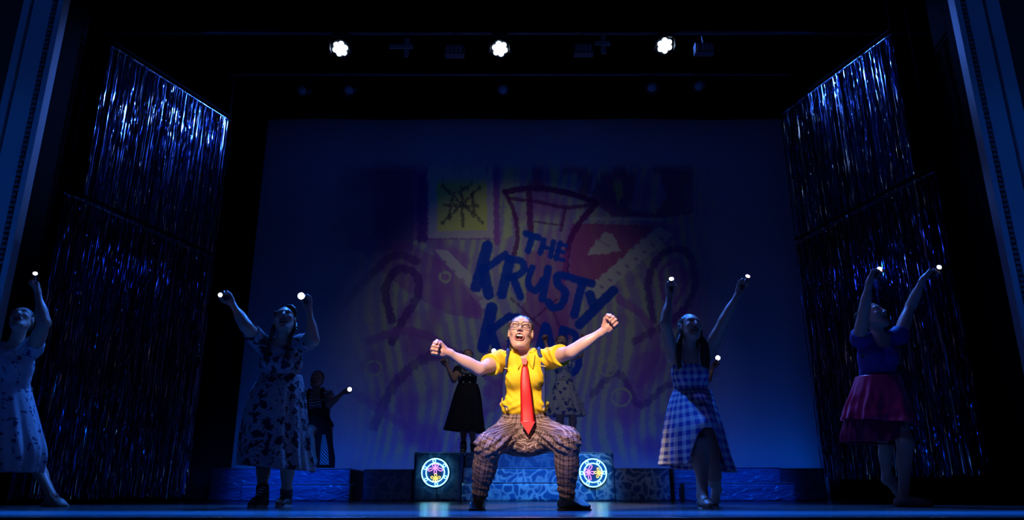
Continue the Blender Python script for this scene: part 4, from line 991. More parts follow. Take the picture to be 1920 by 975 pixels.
def stripes(name, c1, c2, per=.03, axis=1, bend=0.):
    k = NT(name); a = k.n('ShaderNodeAttribute', attribute_name='pat'); s = k.n('ShaderNodeSeparateXYZ'); k.l(a.outputs['Vector'], s.inputs[0])
    v = k.math('ADD', s.outputs[axis], k.math('MULTIPLY', k.math('MULTIPLY', s.outputs[0], s.outputs[0]), -bend))
    m = k.math('GREATER_THAN', k.math('FRACT', k.math('DIVIDE', v, per)), .55); k.l(k.mix(m, c1, c2), k.b.inputs['Base Color']); k.b.inputs['Roughness'].default_value = .8; return k.m
def floral(name, ground, dark, mid, sc=11., th=.36):
    k = NT(name); tc = k.n('ShaderNodeTexCoord'); nz = k.n('ShaderNodeTexNoise'); nz.inputs['Scale'].default_value = 26; nz.inputs['Detail'].default_value = 3
    k.l(tc.outputs['Object'], nz.inputs['Vector']); ad = k.n('ShaderNodeMixRGB'); ad.blend_type = 'ADD'; ad.inputs[0].default_value = .10; k.l(tc.outputs['Object'], ad.inputs[1]); k.l(nz.outputs['Color'], ad.inputs[2])
    vo = k.n('ShaderNodeTexVoronoi'); vo.inputs['Scale'].default_value = sc; k.l(ad.outputs[0], vo.inputs['Vector'])
    v2 = k.n('ShaderNodeTexVoronoi'); v2.inputs['Scale'].default_value = sc*2.6; k.l(ad.outputs[0], v2.inputs['Vector'])
    m = k.math('LESS_THAN', vo.outputs['Distance'], th); m2 = k.math('LESS_THAN', v2.outputs['Distance'], th*.75)
    c = k.mix(k.math('MULTIPLY', m2, .9), ground, mid); k.l(k.mix(m, c, dark), k.b.inputs['Base Color']); k.b.inputs['Roughness'].default_value = .8; return k.m

SK = (.56, .31, .24)
def flashlight(rig, sd, group='small flashlights held by the dancers', col=(.85,.92,1.), label='', r=.017, st=12, tiltc=.75, shift=(0,0,0), px_=None):
    c, t = rig['torch'+sd]; s = rig['s']
    if px_ is not None: tip = P(px_[0], px_[1], c[1]-.03)
    else: tip = c+t*.065*s
    tip = np.array(tip)+np.array(shift); ax = nrm(tip-c); ln = np.linalg.norm(tip-c)
    root = empty('flashlight', tuple(c), label, 'flashlight', None)
    MB().lathe([(.009, -.035), (.0105, -.03), (.0105, 0), (.011, max(ln-.02, .01))], c, ax, 14).build('barrel', mat('torch_black', (.03,.03,.035), .4, .5), root, True)
    fx = nrm(ax*(1-tiltc)+nrm(CAM-tip)*tiltc)
    MB().lathe([(.010, -.022), (r*1.1, -.008), (r*1.15, 0), (r*.98, 0)], tip, fx, 18).build('lamp_head', mat('torch_black', (.03,.03,.035), .4, .5), root, True)
    MB().lathe([(r*.95, -.004), (r*.95, .001), (r*.5, .004)], tip+fx*.001, fx, 18).build('lens', emis('torch_%d%d%d' % tuple(int(q*9) for q in col), col, st), root, True)

# ================================================================== LEAD PERFORMER
lead = person(dict(label='lead performer squatting with arms flung wide, yellow shirt, red tie and plaid trousers', D=5.08, s=1., z0=0, lean=-.12, h=.006, hh=.0028, hf=.0030,
    pel=(984, 806), neck=(982, 664), shL=(938, 677), shR=(1033, 672), skin=(.62,.34,.25), closed=True, brow=(.25,.12,.07), lip=(.50,.13,.12), hiptilt=0, build=.98,
    head=dict(c=(976.5, 623), dd=-.03, s=1.05, yaw=-3, pitch=15, roll=-4, mo=1.3, hair='pony', hairc=(.10,.055,.03), fore=1.04),
    armL=dict(wr=(838, 660), hd=(820, 657), el=(884, 680), wd=-.475, hdd=-.02, n=(.25,-1,-.05), t=(.1,0,1), pose='fist', thick=.96, hs=1.04),
    armR=dict(wr=(1132, 620), hd=(1147, 603), el=(1086, 650), wd=-.455, hdd=-.02, n=(-.15,-1,0), t=(-.6,0,.8), pose='fist', thick=.96, hs=1.04),
    legL=dict(an=(899, 925), ad=-.12, kn=(911, 846), fd=(-.15,-1,0), thick=.9), legR=dict(an=(1062, 925), ad=-.15, kn=(1062, 818), fd=(.72,-.7,0), thick=.9)))
def dress_lead(r):
    J, G, U, S, F, root, s = r['J'], r['G'], r['U'], r['S'], r['F'], r['root'], 1.
    YELLOW = mat('yellow_cotton', (.84,.50,.004), .75, noise=.05, nscale=60)
    sl = []
    for sd in 'LR': sl += [C(J['sh'+sd], J['sh'+sd]*.4+J['el'+sd]*.6, .062, .062, .03)]
    neck = J['neck']
    cut = [E(neck+F*.075+U*.020, (.034,.055,.060), r['Rt'], .006, '-'), E(neck+U*.05, (.058,.062,.045), r['Rt'], .01, '-')]
    cl = clips(seg_clip(J['shL'], J['elL'], .50), seg_clip(J['shR'], J['elR'], .52), plane_clip(J['pel']+U*.115, -U))
    full = [E(J['pel']+U*.17, (.150,.120,.07), r['Rt'], .05)]
    sh, vq = garment('shirt', G['torso']+full+sl+cut, YELLOW, root, .0045, .010, cl, 0)
    # wrinkles radiating from the suspenders and armpits
    me = sh.data; n = len(me.vertices); co = np.empty(n*3); me.vertices.foreach_get('co', co); co = co.reshape(-1, 3); nn = np.empty(n*3); me.vertices.foreach_get('normal', nn); nn = nn.reshape(-1, 3)
    vw = co+np.array(root.location); l = (vw-J['pel'])@r['Rt']
    d = .0035*np.sin(l[:,2]*95+np.abs(l[:,0])*60+noise3(l, 4, 2)*4)*np.exp(-((l[:,2]-.17)/.05)**2) + .003*np.sin((l[:,0]*1.0+l[:,2]*.8)*120+noise3(l, 5, 4)*3)*np.exp(-((np.abs(l[:,0])-.14)/.06)**2) + .003*noise3(l, 8, 6)
    co += nn*d[:, None]; me.vertices.foreach_set('co', co.ravel()); me.update()
    me = sh.data; q4 = [tuple(p.vertices) for p in me.polygons]; bv = BVHTree.FromPolygons([v_.co+root.location for v_ in me.vertices], q4)
    # collar
    for pts, nm in (([(963,651),(966,660),(971,692),(984,672),(975,664)], 'L'), ([(1000,653),(1003,665),(999,691),(984,672),(991,666)], 'R')):
        q = [on(bv, x, y, .019, P(x, y, J['neck'][1]-.07)) for x, y in pts]; base = q[0]; q[0] = base+V(0,.03,.004)
        MB().slab(q, (0, .006, -.001)).build('collar', YELLOW, root)
    cpts = [neck+U*.035+S*math.cos(a)*.066+F*math.sin(a)*.070+U*(-.028*max(0, math.sin(a))) for a in np.linspace(R_(55), R_(-235), 22)]
    ribbon('collar_band', cpts, .035, YELLOW, root, .004, out=tuple(U))
    # trousers
    pr = []
    for sd in 'LR':
        hp, kn, an = J['hip'+sd], J['kn'+sd], J['an'+sd]; ut = nrm(kn-hp); us = nrm(an-kn); bot = an-us*.035
        pr += [C(hp, kn, .100, .070, .05), C(kn, bot, .066, .046, .04), E(kn*.6+an*.4+V(0, .01, 0), (.060,.064,.12), np.stack([*frame(us, [0.1, 1, .2])][::-1], 1), .04)]
    pr += [E(J['pel']+U*.02, (.150,.120,.10), r['Rt'], .05), E(J['pel']+U*.10, (.130,.108,.08), r['Rt'], .04), E(P(985, 838, 5.0), (.12,.11,.055), None, .06)]
    cls = [plane_clip(J['pel']+U*.150, U)]+[seg_clip(J['kn'+sd], J['an'+sd]-nrm(J['an'+sd]-J['kn'+sd])*.005, .97, .1) for sd in 'LR']
    def pat(v):
        o = np.zeros((len(v), 3)); best = np.full(len(v), 9.)
        l = (v-J['pel'])@r['Rt']; wst = np.stack([np.arctan2(l[:,0], l[:,1])*.14, l[:,2], 0*l[:,0]], 1)
        for sd in 'LR':
            hp, kn, an = J['hip'+sd], J['kn'+sd], J['an'+sd]; ut = nrm(kn-hp); us = nrm(an-kn); L1 = np.linalg.norm(kn-hp); L2 = np.linalg.norm(an-kn)
            lat = nrm(np.cross(ut, us)); lat = lat if lat[0] > 0 else -lat; n1 = nrm(-(us-ut*(us@ut))); n2 = nrm(ut-us*(ut@us)); rel = v-kn; wl = rel@lat; r2 = rel-wl[:, None]*lat
            tt = np.clip(r2@ut, -L1, 0); ts = np.clip(r2@us, 0, L2); d1 = np.linalg.norm(rel-tt[:, None]*ut, axis=1)-.09; d2 = np.linalg.norm(rel-ts[:, None]*us, axis=1)-.065
            thm = math.acos(np.clip(n1@n2, -1, 1)); RR = .08
            U1 = np.arctan2(wl, r2@n1)*RR; V1 = L1+r2@ut; U2 = np.arctan2(wl, r2@n2)*RR; V2 = L1+thm*RR+r2@us
            rl = np.linalg.norm(r2, axis=1); th = np.arctan2(r2@(nrm(n2-n1*(n1@n2))), r2@n1); U3 = np.arctan2(wl, rl)*RR; V3 = L1+th*RR
            cap_ = (r2@ut > 0) & (r2@us < 0); use1 = d1 < d2
            uu = np.where(cap_, U3, np.where(use1, U1, U2)); vv_ = np.where(cap_, V3, np.where(use1, V1, V2)); dd = np.minimum(d1, d2)
            m = dd < best; best[m] = dd[m]; o[m, 0] = uu[m]; o[m, 1] = -vv_[m]
        m = (l[:,2] > .035); o[m] = wst[m]; return o
    PL = plaid('brown_plaid', (.048,.016,.015), (.58,.40,.35), (.17,.07,.06))
    tr, tvq = garment('trousers', pr, PL, root, .0055, .008, clips(*cls), .0, pat=pat)
    me = tr.data; n = len(me.vertices); co = np.empty(n*3); me.vertices.foreach_get('co', co); co = co.reshape(-1, 3); nn = np.empty(n*3); me.vertices.foreach_get('normal', nn); nn = nn.reshape(-1, 3)
    vw = co+np.array(root.location)
    dsp = .004*noise3(vw, 7, 11)+.003*noise3(vw*[1,1,1.8], 13, 12)+.002*noise3(vw, 26, 13)
    for sd in 'LR':
        a = J['kn'+sd]; t = np.linalg.norm(vw-a, axis=1); dsp += .0026*np.sin(vw[:,2]*150+vw[:,0]*60+3*noise3(vw,5,3))*np.exp(-(t/.13)**2)
        a = J['an'+sd]; t = np.linalg.norm(vw-a, axis=1); dsp += .006*np.sin(vw[:,2]*150+vw[:,0]*30)*np.exp(-(t/.12)**2)
    dsp += .006*np.sin(((vw-J['pel'])@U)*120+np.abs(vw[:,0]-J['pel'][0])*70)*np.exp(-(np.abs((vw-J['pel'])@U+.02)/.05)**2)
    co += nn*dsp[:, None]; me.vertices.foreach_set('co', co.ravel()); me.update()
    wb = [J['pel']+U*.140+S*math.cos(a)*.134+F*math.sin(a)*.110 for a in np.linspace(0, 2*math.pi, 40, endpoint=True)]
    # tie
    RED = mat('red_satin_tie', (.78,.012,.012), .42, noise=.03)
    kn_ = on(bv, 983, 678, .012); MB().slab([kn_+V(-.020,0,.018), kn_+V(.020,0,.018), kn_+V(.013,-.004,-.022), kn_+V(-.013,-.004,-.022)], (0,-.016,0)).build('tie_knot', RED, root)
    fy = [min(on(bv, 984+dx, yy, .0, kn_)[1] for dx in (-9, -4, 0, 4, 9) for yy in rg) for rg in ((684, 690), (700, 710), (720, 735, 750), (755, 765))]
    ypts = [(984,687,min(kn_[1]-.008, fy[0]-.01)), (984.5,708,min(fy[0]-.014, fy[1]-.012)), (986,733,min(fy[1], fy[2])-.014), (988,765,fy[2]-.018), (989.5,792,fy[2]-.02)]
    tp = [P(*a) for a in ypts]; k = 1/279.
    ribbon('tie', tp, [11*k, 17*k, 20*k, 23*k, 26*k], RED, root, .006)
    e = tp[-1]; MB().slab([e+V(-13*k,0,.004), e+V(13*k,0,.004), e+V(1*k,-.001,-21*k)], (0,-.005,0)).build('tie_tip', RED, root)
    # suspenders
    NAVY = mat('navy_elastic', (.012,.018,.11), .7); GOLD = mat('brass_clip', (.75,.50,.18), .3, .9)
    for pts, sdn in (([(955,655),(952,662),(947,690),(943,722),(946,745),(950,766)], -1), ([(1007,655),(1011,662),(1018,686),(1025,712),(1026,740),(1019,766)], 1)):
        q = [on(bv, x, y, .010) for x, y in pts]; q = [a for a in q if a is not None]
        sh0 = q[0]; q = [snap(bv, sh0+V(sdn*-.01,.13,.02), .008), snap(bv, sh0+V(sdn*-.004,.06,.05), .010)]+q
        o = ribbon('suspender', q, .026, NAVY, root, .003)
        i = 3; MB().slab([q[i]+V(-.017,-.004,.004), q[i]+V(.017,-.004,-.003), q[i]+V(.017,-.004,-.009), q[i]+V(-.017,-.004,-.002)], (0,-.004,0)).build('adjuster', GOLD, o)
        MB().slab([q[-1]+V(-.008,-.003,.006), q[-1]+V(.008,-.003,.006), q[-1]+V(.006,-.003,-.014), q[-1]+V(-.006,-.003,-.014)], (0,-.005,0)).build('clip', GOLD, o)
    # glasses
    H, Rh, hs = r['H'], r['Rh'], r['hs']; g = lambda *a: H+Rh@(np.array(a)*hs); FRM = mat('tortoise_frame', (.05,.015,.015), .3, bump=0)
    gl = empty('glasses', tuple(g(0,.1,.004)), 'thin dark cat-eye glasses on the lead performer, tilted with her raised face', 'glasses')
    for sx in (-1, 1):
        rim = []
        for a in np.linspace(0, 2*math.pi, 28, endpoint=False):
            x = .032*math.cos(a); z = .021*math.sin(a); x = math.copysign(abs(x/.032)**.8*.032, x); z += .009*max(0, math.cos(a))*(1 if math.sin(a) > -.2 else .3)
            rim.append(g(sx*(.0395+x), .109-.25*abs(.0395+x)*.75, .001+z))
        o = MB().tube(rim, .0023*hs, 6, True).build('rim', FRM, gl, True)
        MB().slab(rim, tuple(Rh[:,1]*-.0012)).build('lens', GLASS(), o)
        MB().tube([g(sx*.071, .094, .012), g(sx*.079, .06, .012), g(sx*.080, .0, .012)], .0016*hs, 6).build('temple', FRM, gl, True)
    MB().tube([g(-.0085,.107,.004), g(0,.110,.0075), g(.0085,.107,.004)], .0018*hs, 6).build('bridge', FRM, gl, True)
    for sx in (-1, 1):
        MB().ball(g(sx*.078, .008, -.036), .005, 2).build('earring', GOLD, root, True)
    MB().tube([g(-.079,.01,.0), g(-.066,.045,-.028)], .0014, 5).build('head_microphone', mat('mic_wire', (.5,.35,.28), .5), root)
    wf = J['wrL']; MB().tube([wf+V(.012,-.01,-.02), wf+V(.013,-.012,-.04), wf+V(.013,-.012,-.075)], [.0015,.0022,.0035], 6).build('wrist_cord', black, root)
    for sd in 'LR': shoe(r, sd, 'boot', (.012,.014,.02))
    for sd in 'LR':
        an = J['an'+sd]; u = nrm(J['kn'+sd]-an); garment('sock', [C(an-u*.02, an+u*.1, .040, .042, .01)], mat('black_sock', (.01,.01,.014), .9), root, .006, .004, clips(plane_clip(an+u*.085, u), plane_clip(an-u*.012, -u)), 0)
def GLASS():
    if 'lens_glass' in MATS: return MATS['lens_glass']
    k = NT('lens_glass'); tr = k.n('ShaderNodeBsdfTransparent'); gs = k.n('ShaderNodeBsdfGlossy'); gs.inputs['Roughness'].default_value = .03; mx = k.n('ShaderNodeMixShader'); mx.inputs[0].default_value = .06
    k.l(tr.outputs[0], mx.inputs[1]); k.l(gs.outputs[0], mx.inputs[2]); k.l(mx.outputs[0], k.t.nodes['Material Output'].inputs[0])
    MATS['lens_glass'] = k.m; return k.m
dress_lead(lead)

# ================================================================== helper for dresses
def bodice(r, m, top=.0, hemu=-.0, infl=.010, sleeve=None, neckr=(.07,.07,.08), neckz=.02, patr=None, name='bodice', straps=False, h=.008, V_=0., wr=.004, label=None):
    J, G, U, S, F, root, s = r['J'], r['G'], r['U'], r['S'], r['F'], r['root'], r['s']
    pr = list(G['torso']); cl = [plane_clip(J['pel']+U*hemu*s, -U)]
    if straps:    # sleeveless: cut high above the bust, keep two straps
        pr = [p for p in pr if p[0] == 'e']; cl.append(plane_clip(J['neck']-U*(.085)*s, U))
    else:
        for sd in 'LR':
            if 'el'+sd not in J: continue
            fr = sleeve or .2
            pr.append(C(J['sh'+sd], J['sh'+sd]*(1-fr)+J['el'+sd]*fr, .058*s, .055*s, .03)); cl.append(seg_clip(J['sh'+sd], J['el'+sd], fr*.9, .082*s))
        pr.append(E(J['neck']+F*(.06+V_*.3)*s+U*neckz*s-U*V_*.5*s, (neckr[0]*s, neckr[1]*s, (neckr[2]+V_)*s), r['Rt'], .008, '-'))
    o, vq = garment(name, pr, m, root, h, infl, clips(*cl), wr, pat=torso_pat(r) if patr is None else patr, label=label)
    if straps:
        bv = bvh(r['bm'])
        for sx in (-1, 1):
            pts = [J['neck']-U*q*s+S*sx*w_*s+F*f*s for q, w_, f in ((.10,.078,.16),(.06,.082,.15),(.02,.086,.12),(-.03,.088,.06),(-.045,.088,.0),(0,.086,-.1),(.08,.08,-.14))]
            pts = [snap(bv, p, .006) for p in pts]
            ribbon('strap', pts, .022*s, m, root, .004)
    return o, vq
def belt(r, u, m, wd=.035, rx=.128, ry=.10, name='waistband'):
    J, U, S, F = r['J'], r['U'], r['S'], r['F']; s = r['s']
    c = J['pel']+U*u*s; pr = [E(c, (rx*s, ry*s, .2*s), r['Rt'], .01)]
    return garment(name, pr, m, r['root'], .008, .0, clips(plane_clip(c+U*wd*.5*s, U), plane_clip(c-U*wd*.5*s, -U)), 0)

# ================================================================== DANCER A, floral dress, front left
A = person(dict(label='dancer with braids in a dark floral dress and lace-up sneakers, front left', D=5.95, s=.98, z0=0, lean=-.08,
    pel=(520, 765), neck=(530, 640), shL=(492, 645), shR=(569, 643), skin=SK, build=1.12, hh=.004, hf=.004, h=.010,
    head=dict(c=(534, 600), dd=-.02, s=1.05, yaw=8, pitch=24, roll=5, mo=1.1, hair='braids', hairc=(.16,.08,.04)),
    armL=dict(wr=(436, 570), hd=(424, 553), el=(459, 608), wd=-.30, n=(-.3,-1,.1), t=(-1,0,.2), pose='torch', thick=1.15),
    armR=dict(wr=(579, 582), hd=(573, 562), el=(586, 625), wd=-.32, n=(-.2,-1,.3), t=(-.3,-.4,.8), pose='torch', thick=1.1),
    legL=dict(an=(492, 925), ad=-.08, kn=(493, 858), fd=(-.12,-1,0), thick=1.05), legR=dict(an=(537, 926), ad=.20, kn=(538, 858), fd=(.0,-1,0), thick=1.08)))
FLA = floral('floral_navy_on_cream', (.34,.31,.34), (.012,.010,.03), (.10,.11,.26), 15, .44)
bodice(A, FLA, hemu=.10, infl=.014, sleeve=.78, neckr=(.075,.07,.07))
skirt('skirt', [(489,706,566,704),(470,738,571,736),(457,790,575,790),(450,840,580,850),(449,872,584,884)], 5.93, FLA, A['root'], folds=8, amp=.11, ratio=.55, rt=.85, seed=3,
      hem=lambda a: 1-.07*math.exp(-((a-2.1)/.35)**2), front=lambda v, a: .10*v*math.sin(min(max(a, 0), math.pi))+.07*v*math.exp(-((a-2.0)/.45)**2)+.07*v*math.exp(-((a-1.15)/.35)**2), crk=.012, n=150)
belt(A, .165, mat('dark_sash', (.02,.02,.05), .8), .04, .142, .115)
for sd in 'LR': shoe(A, sd, 'sneaker', (.03,.03,.04))
flashlight(A, 'L', label='flashlight in the outstretched far-left hand of the braided floral-dress dancer', px_=(413, 553), r=.016)
flashlight(A, 'R', label='brightest flashlight, held up beside the head of the braided floral-dress dancer', px_=(568, 558), r=.026, tiltc=.95, shift=(0,-.05,0), st=18)

# ================================================================== DANCER B, cut by the left edge
B = person(dict(label='dancer cut off by the left picture edge, pale floral dress with white collar', D=5.95, s=1.0, z0=0, lean=-.05,
    pel=(14, 772), neck=(28, 648), shL=(-22, 655), shR=(62, 655), skin=SK, build=1.08,
    head=dict(c=(40, 600), dd=-.02, s=1.04, yaw=14, pitch=32, roll=10, mo=.9, hair='bun', hairc=(.06,.04,.03)),
    armL=dict(wr=(-60, 545), hd=(-68, 528), el=(-40, 600), wd=-.25, n=(-.2,-1,.1), t=(-.3,0,1), pose='torch'),
    armR=dict(wr=(71, 552), hd=(72, 530), el=(84, 632), wd=-.22, n=(-1,-.4,.1), t=(0,-.1,1), pose='torch', thick=1.15),
    legL=dict(an=(-30, 926), ad=-.35, kn=(-25, 850), fd=(-.5,-1,0)), legR=dict(an=(97, 928), ad=.12, kn=(62, 862), fd=(.9,-.35,-.12), thick=.95)))
FLB = floral('floral_on_pale_blue', (.42,.44,.50), (.05,.06,.14), (.20,.24,.38), 16, .30)
bo_, bvq_ = bodice(B, FLB, hemu=.02, infl=.012, sleeve=.30, neckr=(.07,.07,.06))
skirt('skirt', [(-24,708,50,708),(-38,745,58,745),(-52,800,70,800),(-62,850,79,848),(-66,884,71,886)], 5.95, FLB, B['root'], folds=8, amp=.10, ratio=.6, rt=.85, seed=8, crk=.012)
B['bbv'] = bvh(bvq_)
WH = mat('white_collar_cloth', (.75,.75,.75), .8)
for q in ([(2,664),(16,674),(30,668),(22,658)], [(24,656),(32,668),(46,652),(60,636),(54,630),(38,644)]): MB().slab([on(B['bbv'], x, y, .012, P(x, y, 5.78)) for x, y in q], (0,.008,0)).build('collar', WH, B['root'])
shoe(B, 'R', 'flat', (.35,.25,.2)); shoe(B, 'L', 'flat', (.35,.25,.2))
flashlight(B, 'R', label='flashlight glowing above the raised fist of the dancer at the left picture edge', px_=(66, 513), r=.017, tiltc=.5)

# ================================================================== DANCER C, gingham, kneeling front right
Cc = person(dict(label='dancer with long dark hair in a blue gingham sundress, lunging low, both flashlights raised', D=5.95, s=1.0, z0=0, lean=-.06,
    pel=(1300, 790), neck=(1291, 662), shL=(1261, 668), shR=(1327, 664), skin=SK, build=.98, hh=.0038, hf=.004,
    head=dict(c=(1295, 614), dd=-.02, s=1.03, yaw=14, pitch=18, roll=-8, mo=.75, hair='long', hairc=(.055,.03,.02), side=1),
    armL=dict(wr=(1255, 556), hd=(1255, 537), el=(1248, 622), wd=-.16, n=(.5,-1,0), t=(.1,-.2,1), pose='torch', l1=.28),
    armR=dict(wr=(1384, 551), hd=(1392, 532), el=(1357, 602), wd=-.20, n=(.3,-1,0), t=(.1,-.2,1), pose='torch'),
    legL=dict(an=(1317, 925), ad=-.50, kn=(1319, 822), fd=(.02,-1,0), bare=True, thick=1.2), legR=dict(ap=(XF(1342,6.45,.1), 6.40, .13), kn=(1338, 890), fd=(0,.35,-.93), fu=(0,-1,-.3), thick=.95, bare=True, calf=(0,1,-.5))))
GIN = gingham('blue_gingham', (.68,.66,.72), (.012,.035,.42), .055)
bodice(Cc, GIN, hemu=.16, infl=.010, straps=True, h=.007, wr=.002)
def c_hem(a):
    k = math.exp(-((a-1.62)/.44)**4); return (1-.45*k)*(1-.06*(math.cos(a) < -.6))
skirt('skirt', [(1262,733,1334,733),(1252,762,1343,760),(1243,805,1355,800),(1238,850,1366,846),(1236,876,1379,886)], 5.93, GIN, Cc['root'], folds=7, amp=.11, ratio=.60, rt=.8, seed=5, hem=c_hem, n=180,
      front=lambda v, a: .36*min(v/.5, 1)**1.0*math.exp(-((a-1.60)/.70)**2), crk=.02)
belt(Cc, .205, GIN, .03, .122, .098)
GLIT = mat('silver_sandal', (.8,.82,.85), .2, .9)
def sandal(r, sd):
    an, fd, fu, hz = r['foot'+sd]; s = r['s']; w_ = np.cross(fd, fu); root = r['root']
    sole = hz-fu*.034*s; pts = [(-.06,.02),(-.02,.033),(.06,.036),(.12,.042),(.18,.02)]
    o = MB().slab([sole+fd*t*s+w_*w*s for t, w in pts]+[sole+fd*t*s-w_*w*s for t, w in pts[::-1]], -fu*.012*s*-1*.6).build('sandal_sole', GLIT, root)
    for t in (.0, .06, .12): MB().tube([hz+fd*t*s+w_*.038*s-fu*.02, hz+fd*t*s+w_*.026*s+fu*(.03-.12*t+.01), hz+fd*t*s+fu*(.040-.12*t+.01)*1, hz+fd*t*s-w_*.026*s+fu*(.03-.12*t+.01), hz+fd*t*s-w_*.038*s-fu*.02], .0045, 6).build('sandal_strap', GLIT, o)
sandal(Cc, 'L')
flashlight(Cc, 'L', label='white flashlight above the straight-up left fist of the gingham dancer', px_=(1259, 523), r=.019, tiltc=.45)
flashlight(Cc, 'R', label='pink-tinted flashlight in the far-right raised hand of the gingham dancer', px_=(1402, 518), r=.017, col=(1.,.55,.85), tiltc=.45)

# ================================================================== DANCER D, magenta skirt, front right
Dd = person(dict(label='dancer in purple top and tiered magenta skirt lunging at far right, arms raised', D=6.3, s=1.04, z0=0, lean=-.06,
    pel=(1642, 750), neck=(1647, 632), shL=(1611, 636), shR=(1686, 630), skin=SK, build=1.05,
    head=dict(c=(1637, 592), dd=.0, s=1.04, yaw=30, pitch=22, roll=0, mo=.9, hair='bun', hairc=(.05,.03,.02)),
    armL=dict(wr=(1630, 528), hd=(1639, 510), el=(1614, 622), wd=-.42, n=(.9,-.6,.3), t=(.5,0,.8), pose='pinch', l1=.285),
    armR=dict(wr=(1731, 523), hd=(1745, 510), el=(1705, 582), wd=-.22, n=(.3,-.3,-1), t=(.9,-.3,.4), pose='pinch'),
    legR=dict(an=(1694, 921), ad=-.20, kn=(1699, 822), fd=(.92,-.4,-.02), thick=1.08), legL=dict(ap=(XF(1661,6.75,.15), 6.72, .21), kn=(1733, 872), fd=(.30,-.15,-.93), fu=(-.9,-.4,-.2), bare=True)))
TOP = mat('purple_jersey', (.055,.03,.26), .6); MAG = mat('magenta_satin', (.80,.015,.11), .32, noise=.04, sheen=.3)
bodice(Dd, TOP, hemu=.04, infl=.012, sleeve=.24, neckr=(.075,.075,.08), V_=.03)
skirt('upper_skirt_tier', [(1606,706,1686,708),(1596,735,1692,740),(1585,768,1697,775),(1580,786,1703,800)], 6.26, MAG, Dd['root'], folds=9, amp=.15, ratio=.62, rt=.85, seed=2, front=lambda v, a: .16*v*math.exp(-((a-.9)/.7)**2), crk=.035, n=150)
skirt('lower_skirt_tier', [(1600,745,1688,748),(1588,785,1694,790),(1582,812,1694,815),(1583,829,1692,833)], 6.28, mat('dark_red_satin', (.36,.01,.07), .38), Dd['root'], folds=10, amp=.14, ratio=.58, rt=.8, seed=4,
      hem=lambda a: 1-.42*math.exp(-((a-.75)/.5)**2), front=lambda v, a: .12*v*math.exp(-((a-.9)/.6)**2)+.07*v*math.exp(-((a-1.7)/.6)**2), crk=.012, n=150)
belt(Dd, .145, mat('dark_red_satin', (.36,.01,.07), .38), .05, .130, .105)
shoe(Dd, 'R', 'flat', (.30,.26,.26))
MB().slab([P(1612, 668, 6.05), P(1622, 662, 6.05), P(1620, 672, 6.05)], (0,.01,0)).build('brooch', GLIT, Dd['root'])
flashlight(Dd, 'L', label='flashlight in the nearer, left raised hand of the magenta-skirted dancer', px_=(1649, 505), r=.020, tiltc=.7)
flashlight(Dd, 'R', label='rightmost flashlight, in the far raised hand of the magenta-skirted dancer', px_=(1761, 501), r=.019, tiltc=.6)

# ================================================================== E, striped, kneeling on left platform
DK = mat('black_dress_cloth', (.008,.008,.014), .8)
zL = P(960, 878, 10.55)[2]; zR = P(960, 876, 10.55)[2]
Ee = person(dict(label='dancer in a striped top and black pinafore kneeling on left platform, one arm out', D=11.0, s=1.06, z0=zL, lean=-.05,
    pel=(598, 804), neck=(594, 736), shL=(574, 742), shR=(616, 741), skin=SK, h=.012, hh=.006, hf=.006, hairh=.008, build=1.15,
    head=dict(c=(594, 711), dd=-.03, s=1.12, yaw=-2, pitch=20, roll=0, mo=1.2, hair='cap', hairc=(.08,.04,.03)),
    armL=dict(wr=(548, 716), hd=(542, 706), el=(556, 742), wd=-.2, n=(0,-1,0), t=(0,0,1)),
    armR=dict(wr=(644, 736), hd=(652, 733), el=(628, 748), wd=-.32, n=(0,-1,0), t=(1,-.3,0), thick=1.15),
    legL=dict(an=(590, 872), ad=-.36, kn=(582, 818), fd=(0,-1,0), bare=True), legR=dict(ap=(XF(618,11.4,.6), 11.42, zL+.09), kn=(612, 866), fd=(0,1,-.2), fu=(0,0,-1))))
STR = stripes('navy_white_stripes', (.55,.58,.66), (.012,.014,.04), .040, 1, 2.2)
bodice(Ee, STR, hemu=.13, infl=.012, sleeve=.25, neckr=(.06,.06,.07), V_=.06, h=.009, wr=.002)
ov, ovq = garment('pinafore_top', [p for p in Ee['G']['torso']][:3], DK, Ee['root'], .01, .022, clips(plane_clip(Ee['J']['pel']+Ee['U']*.30, Ee['U']), plane_clip(Ee['J']['pel'], -Ee['U'])), 0)
for sx in (-1, 1):
    n_ = Ee['J']['neck']; U_, S_, F_ = Ee['U'], Ee['S'], Ee['F']
    ribbon('pinafore_strap', [Ee['J']['pel']+U_*.29+S_*sx*.115+F_*.13, n_-U_*.10+S_*sx*.11+F_*.155, n_+S_*sx*.095+F_*.085, n_+U_*.055+S_*sx*.09, n_-U_*.1+S_*sx*.08-F_*.12], .05, DK, Ee['root'], .005)
    MB().lathe([(.014, 0), (.014, .005), (.008, .008)], n_-U_*.12+S_*sx*.115+F_*.165, F_, 12).build('button', mat('pale_button', (.6,.6,.65), .3), Ee['root'])
skirt('skirt', [(576,772,617,772),(569,795,621,795),(566,832,624,832),(566,858,627,858),(568,876,626,877)], 10.98, DK, Ee['root'], folds=6, amp=.08, ratio=.6, seed=6, hem=lambda a: 1-.62*math.exp(-((a-1.95)/.42)**4), front=lambda v, a: .16*min(v*2, 1)*math.exp(-((a-1.9)/.7)**2))
st_ = skirt('petticoat', [(604,815,610,815),(601,842,615,842),(599,872,617,872)], 10.80, STR, Ee['root'], n=40, nv=16, folds=4, amp=.05, ratio=.4, seed=1)
flashlight(Ee, 'R', label='flashlight in the outstretched hand of the striped kneeling dancer', px_=(655.5, 730), r=.030, tiltc=.9)

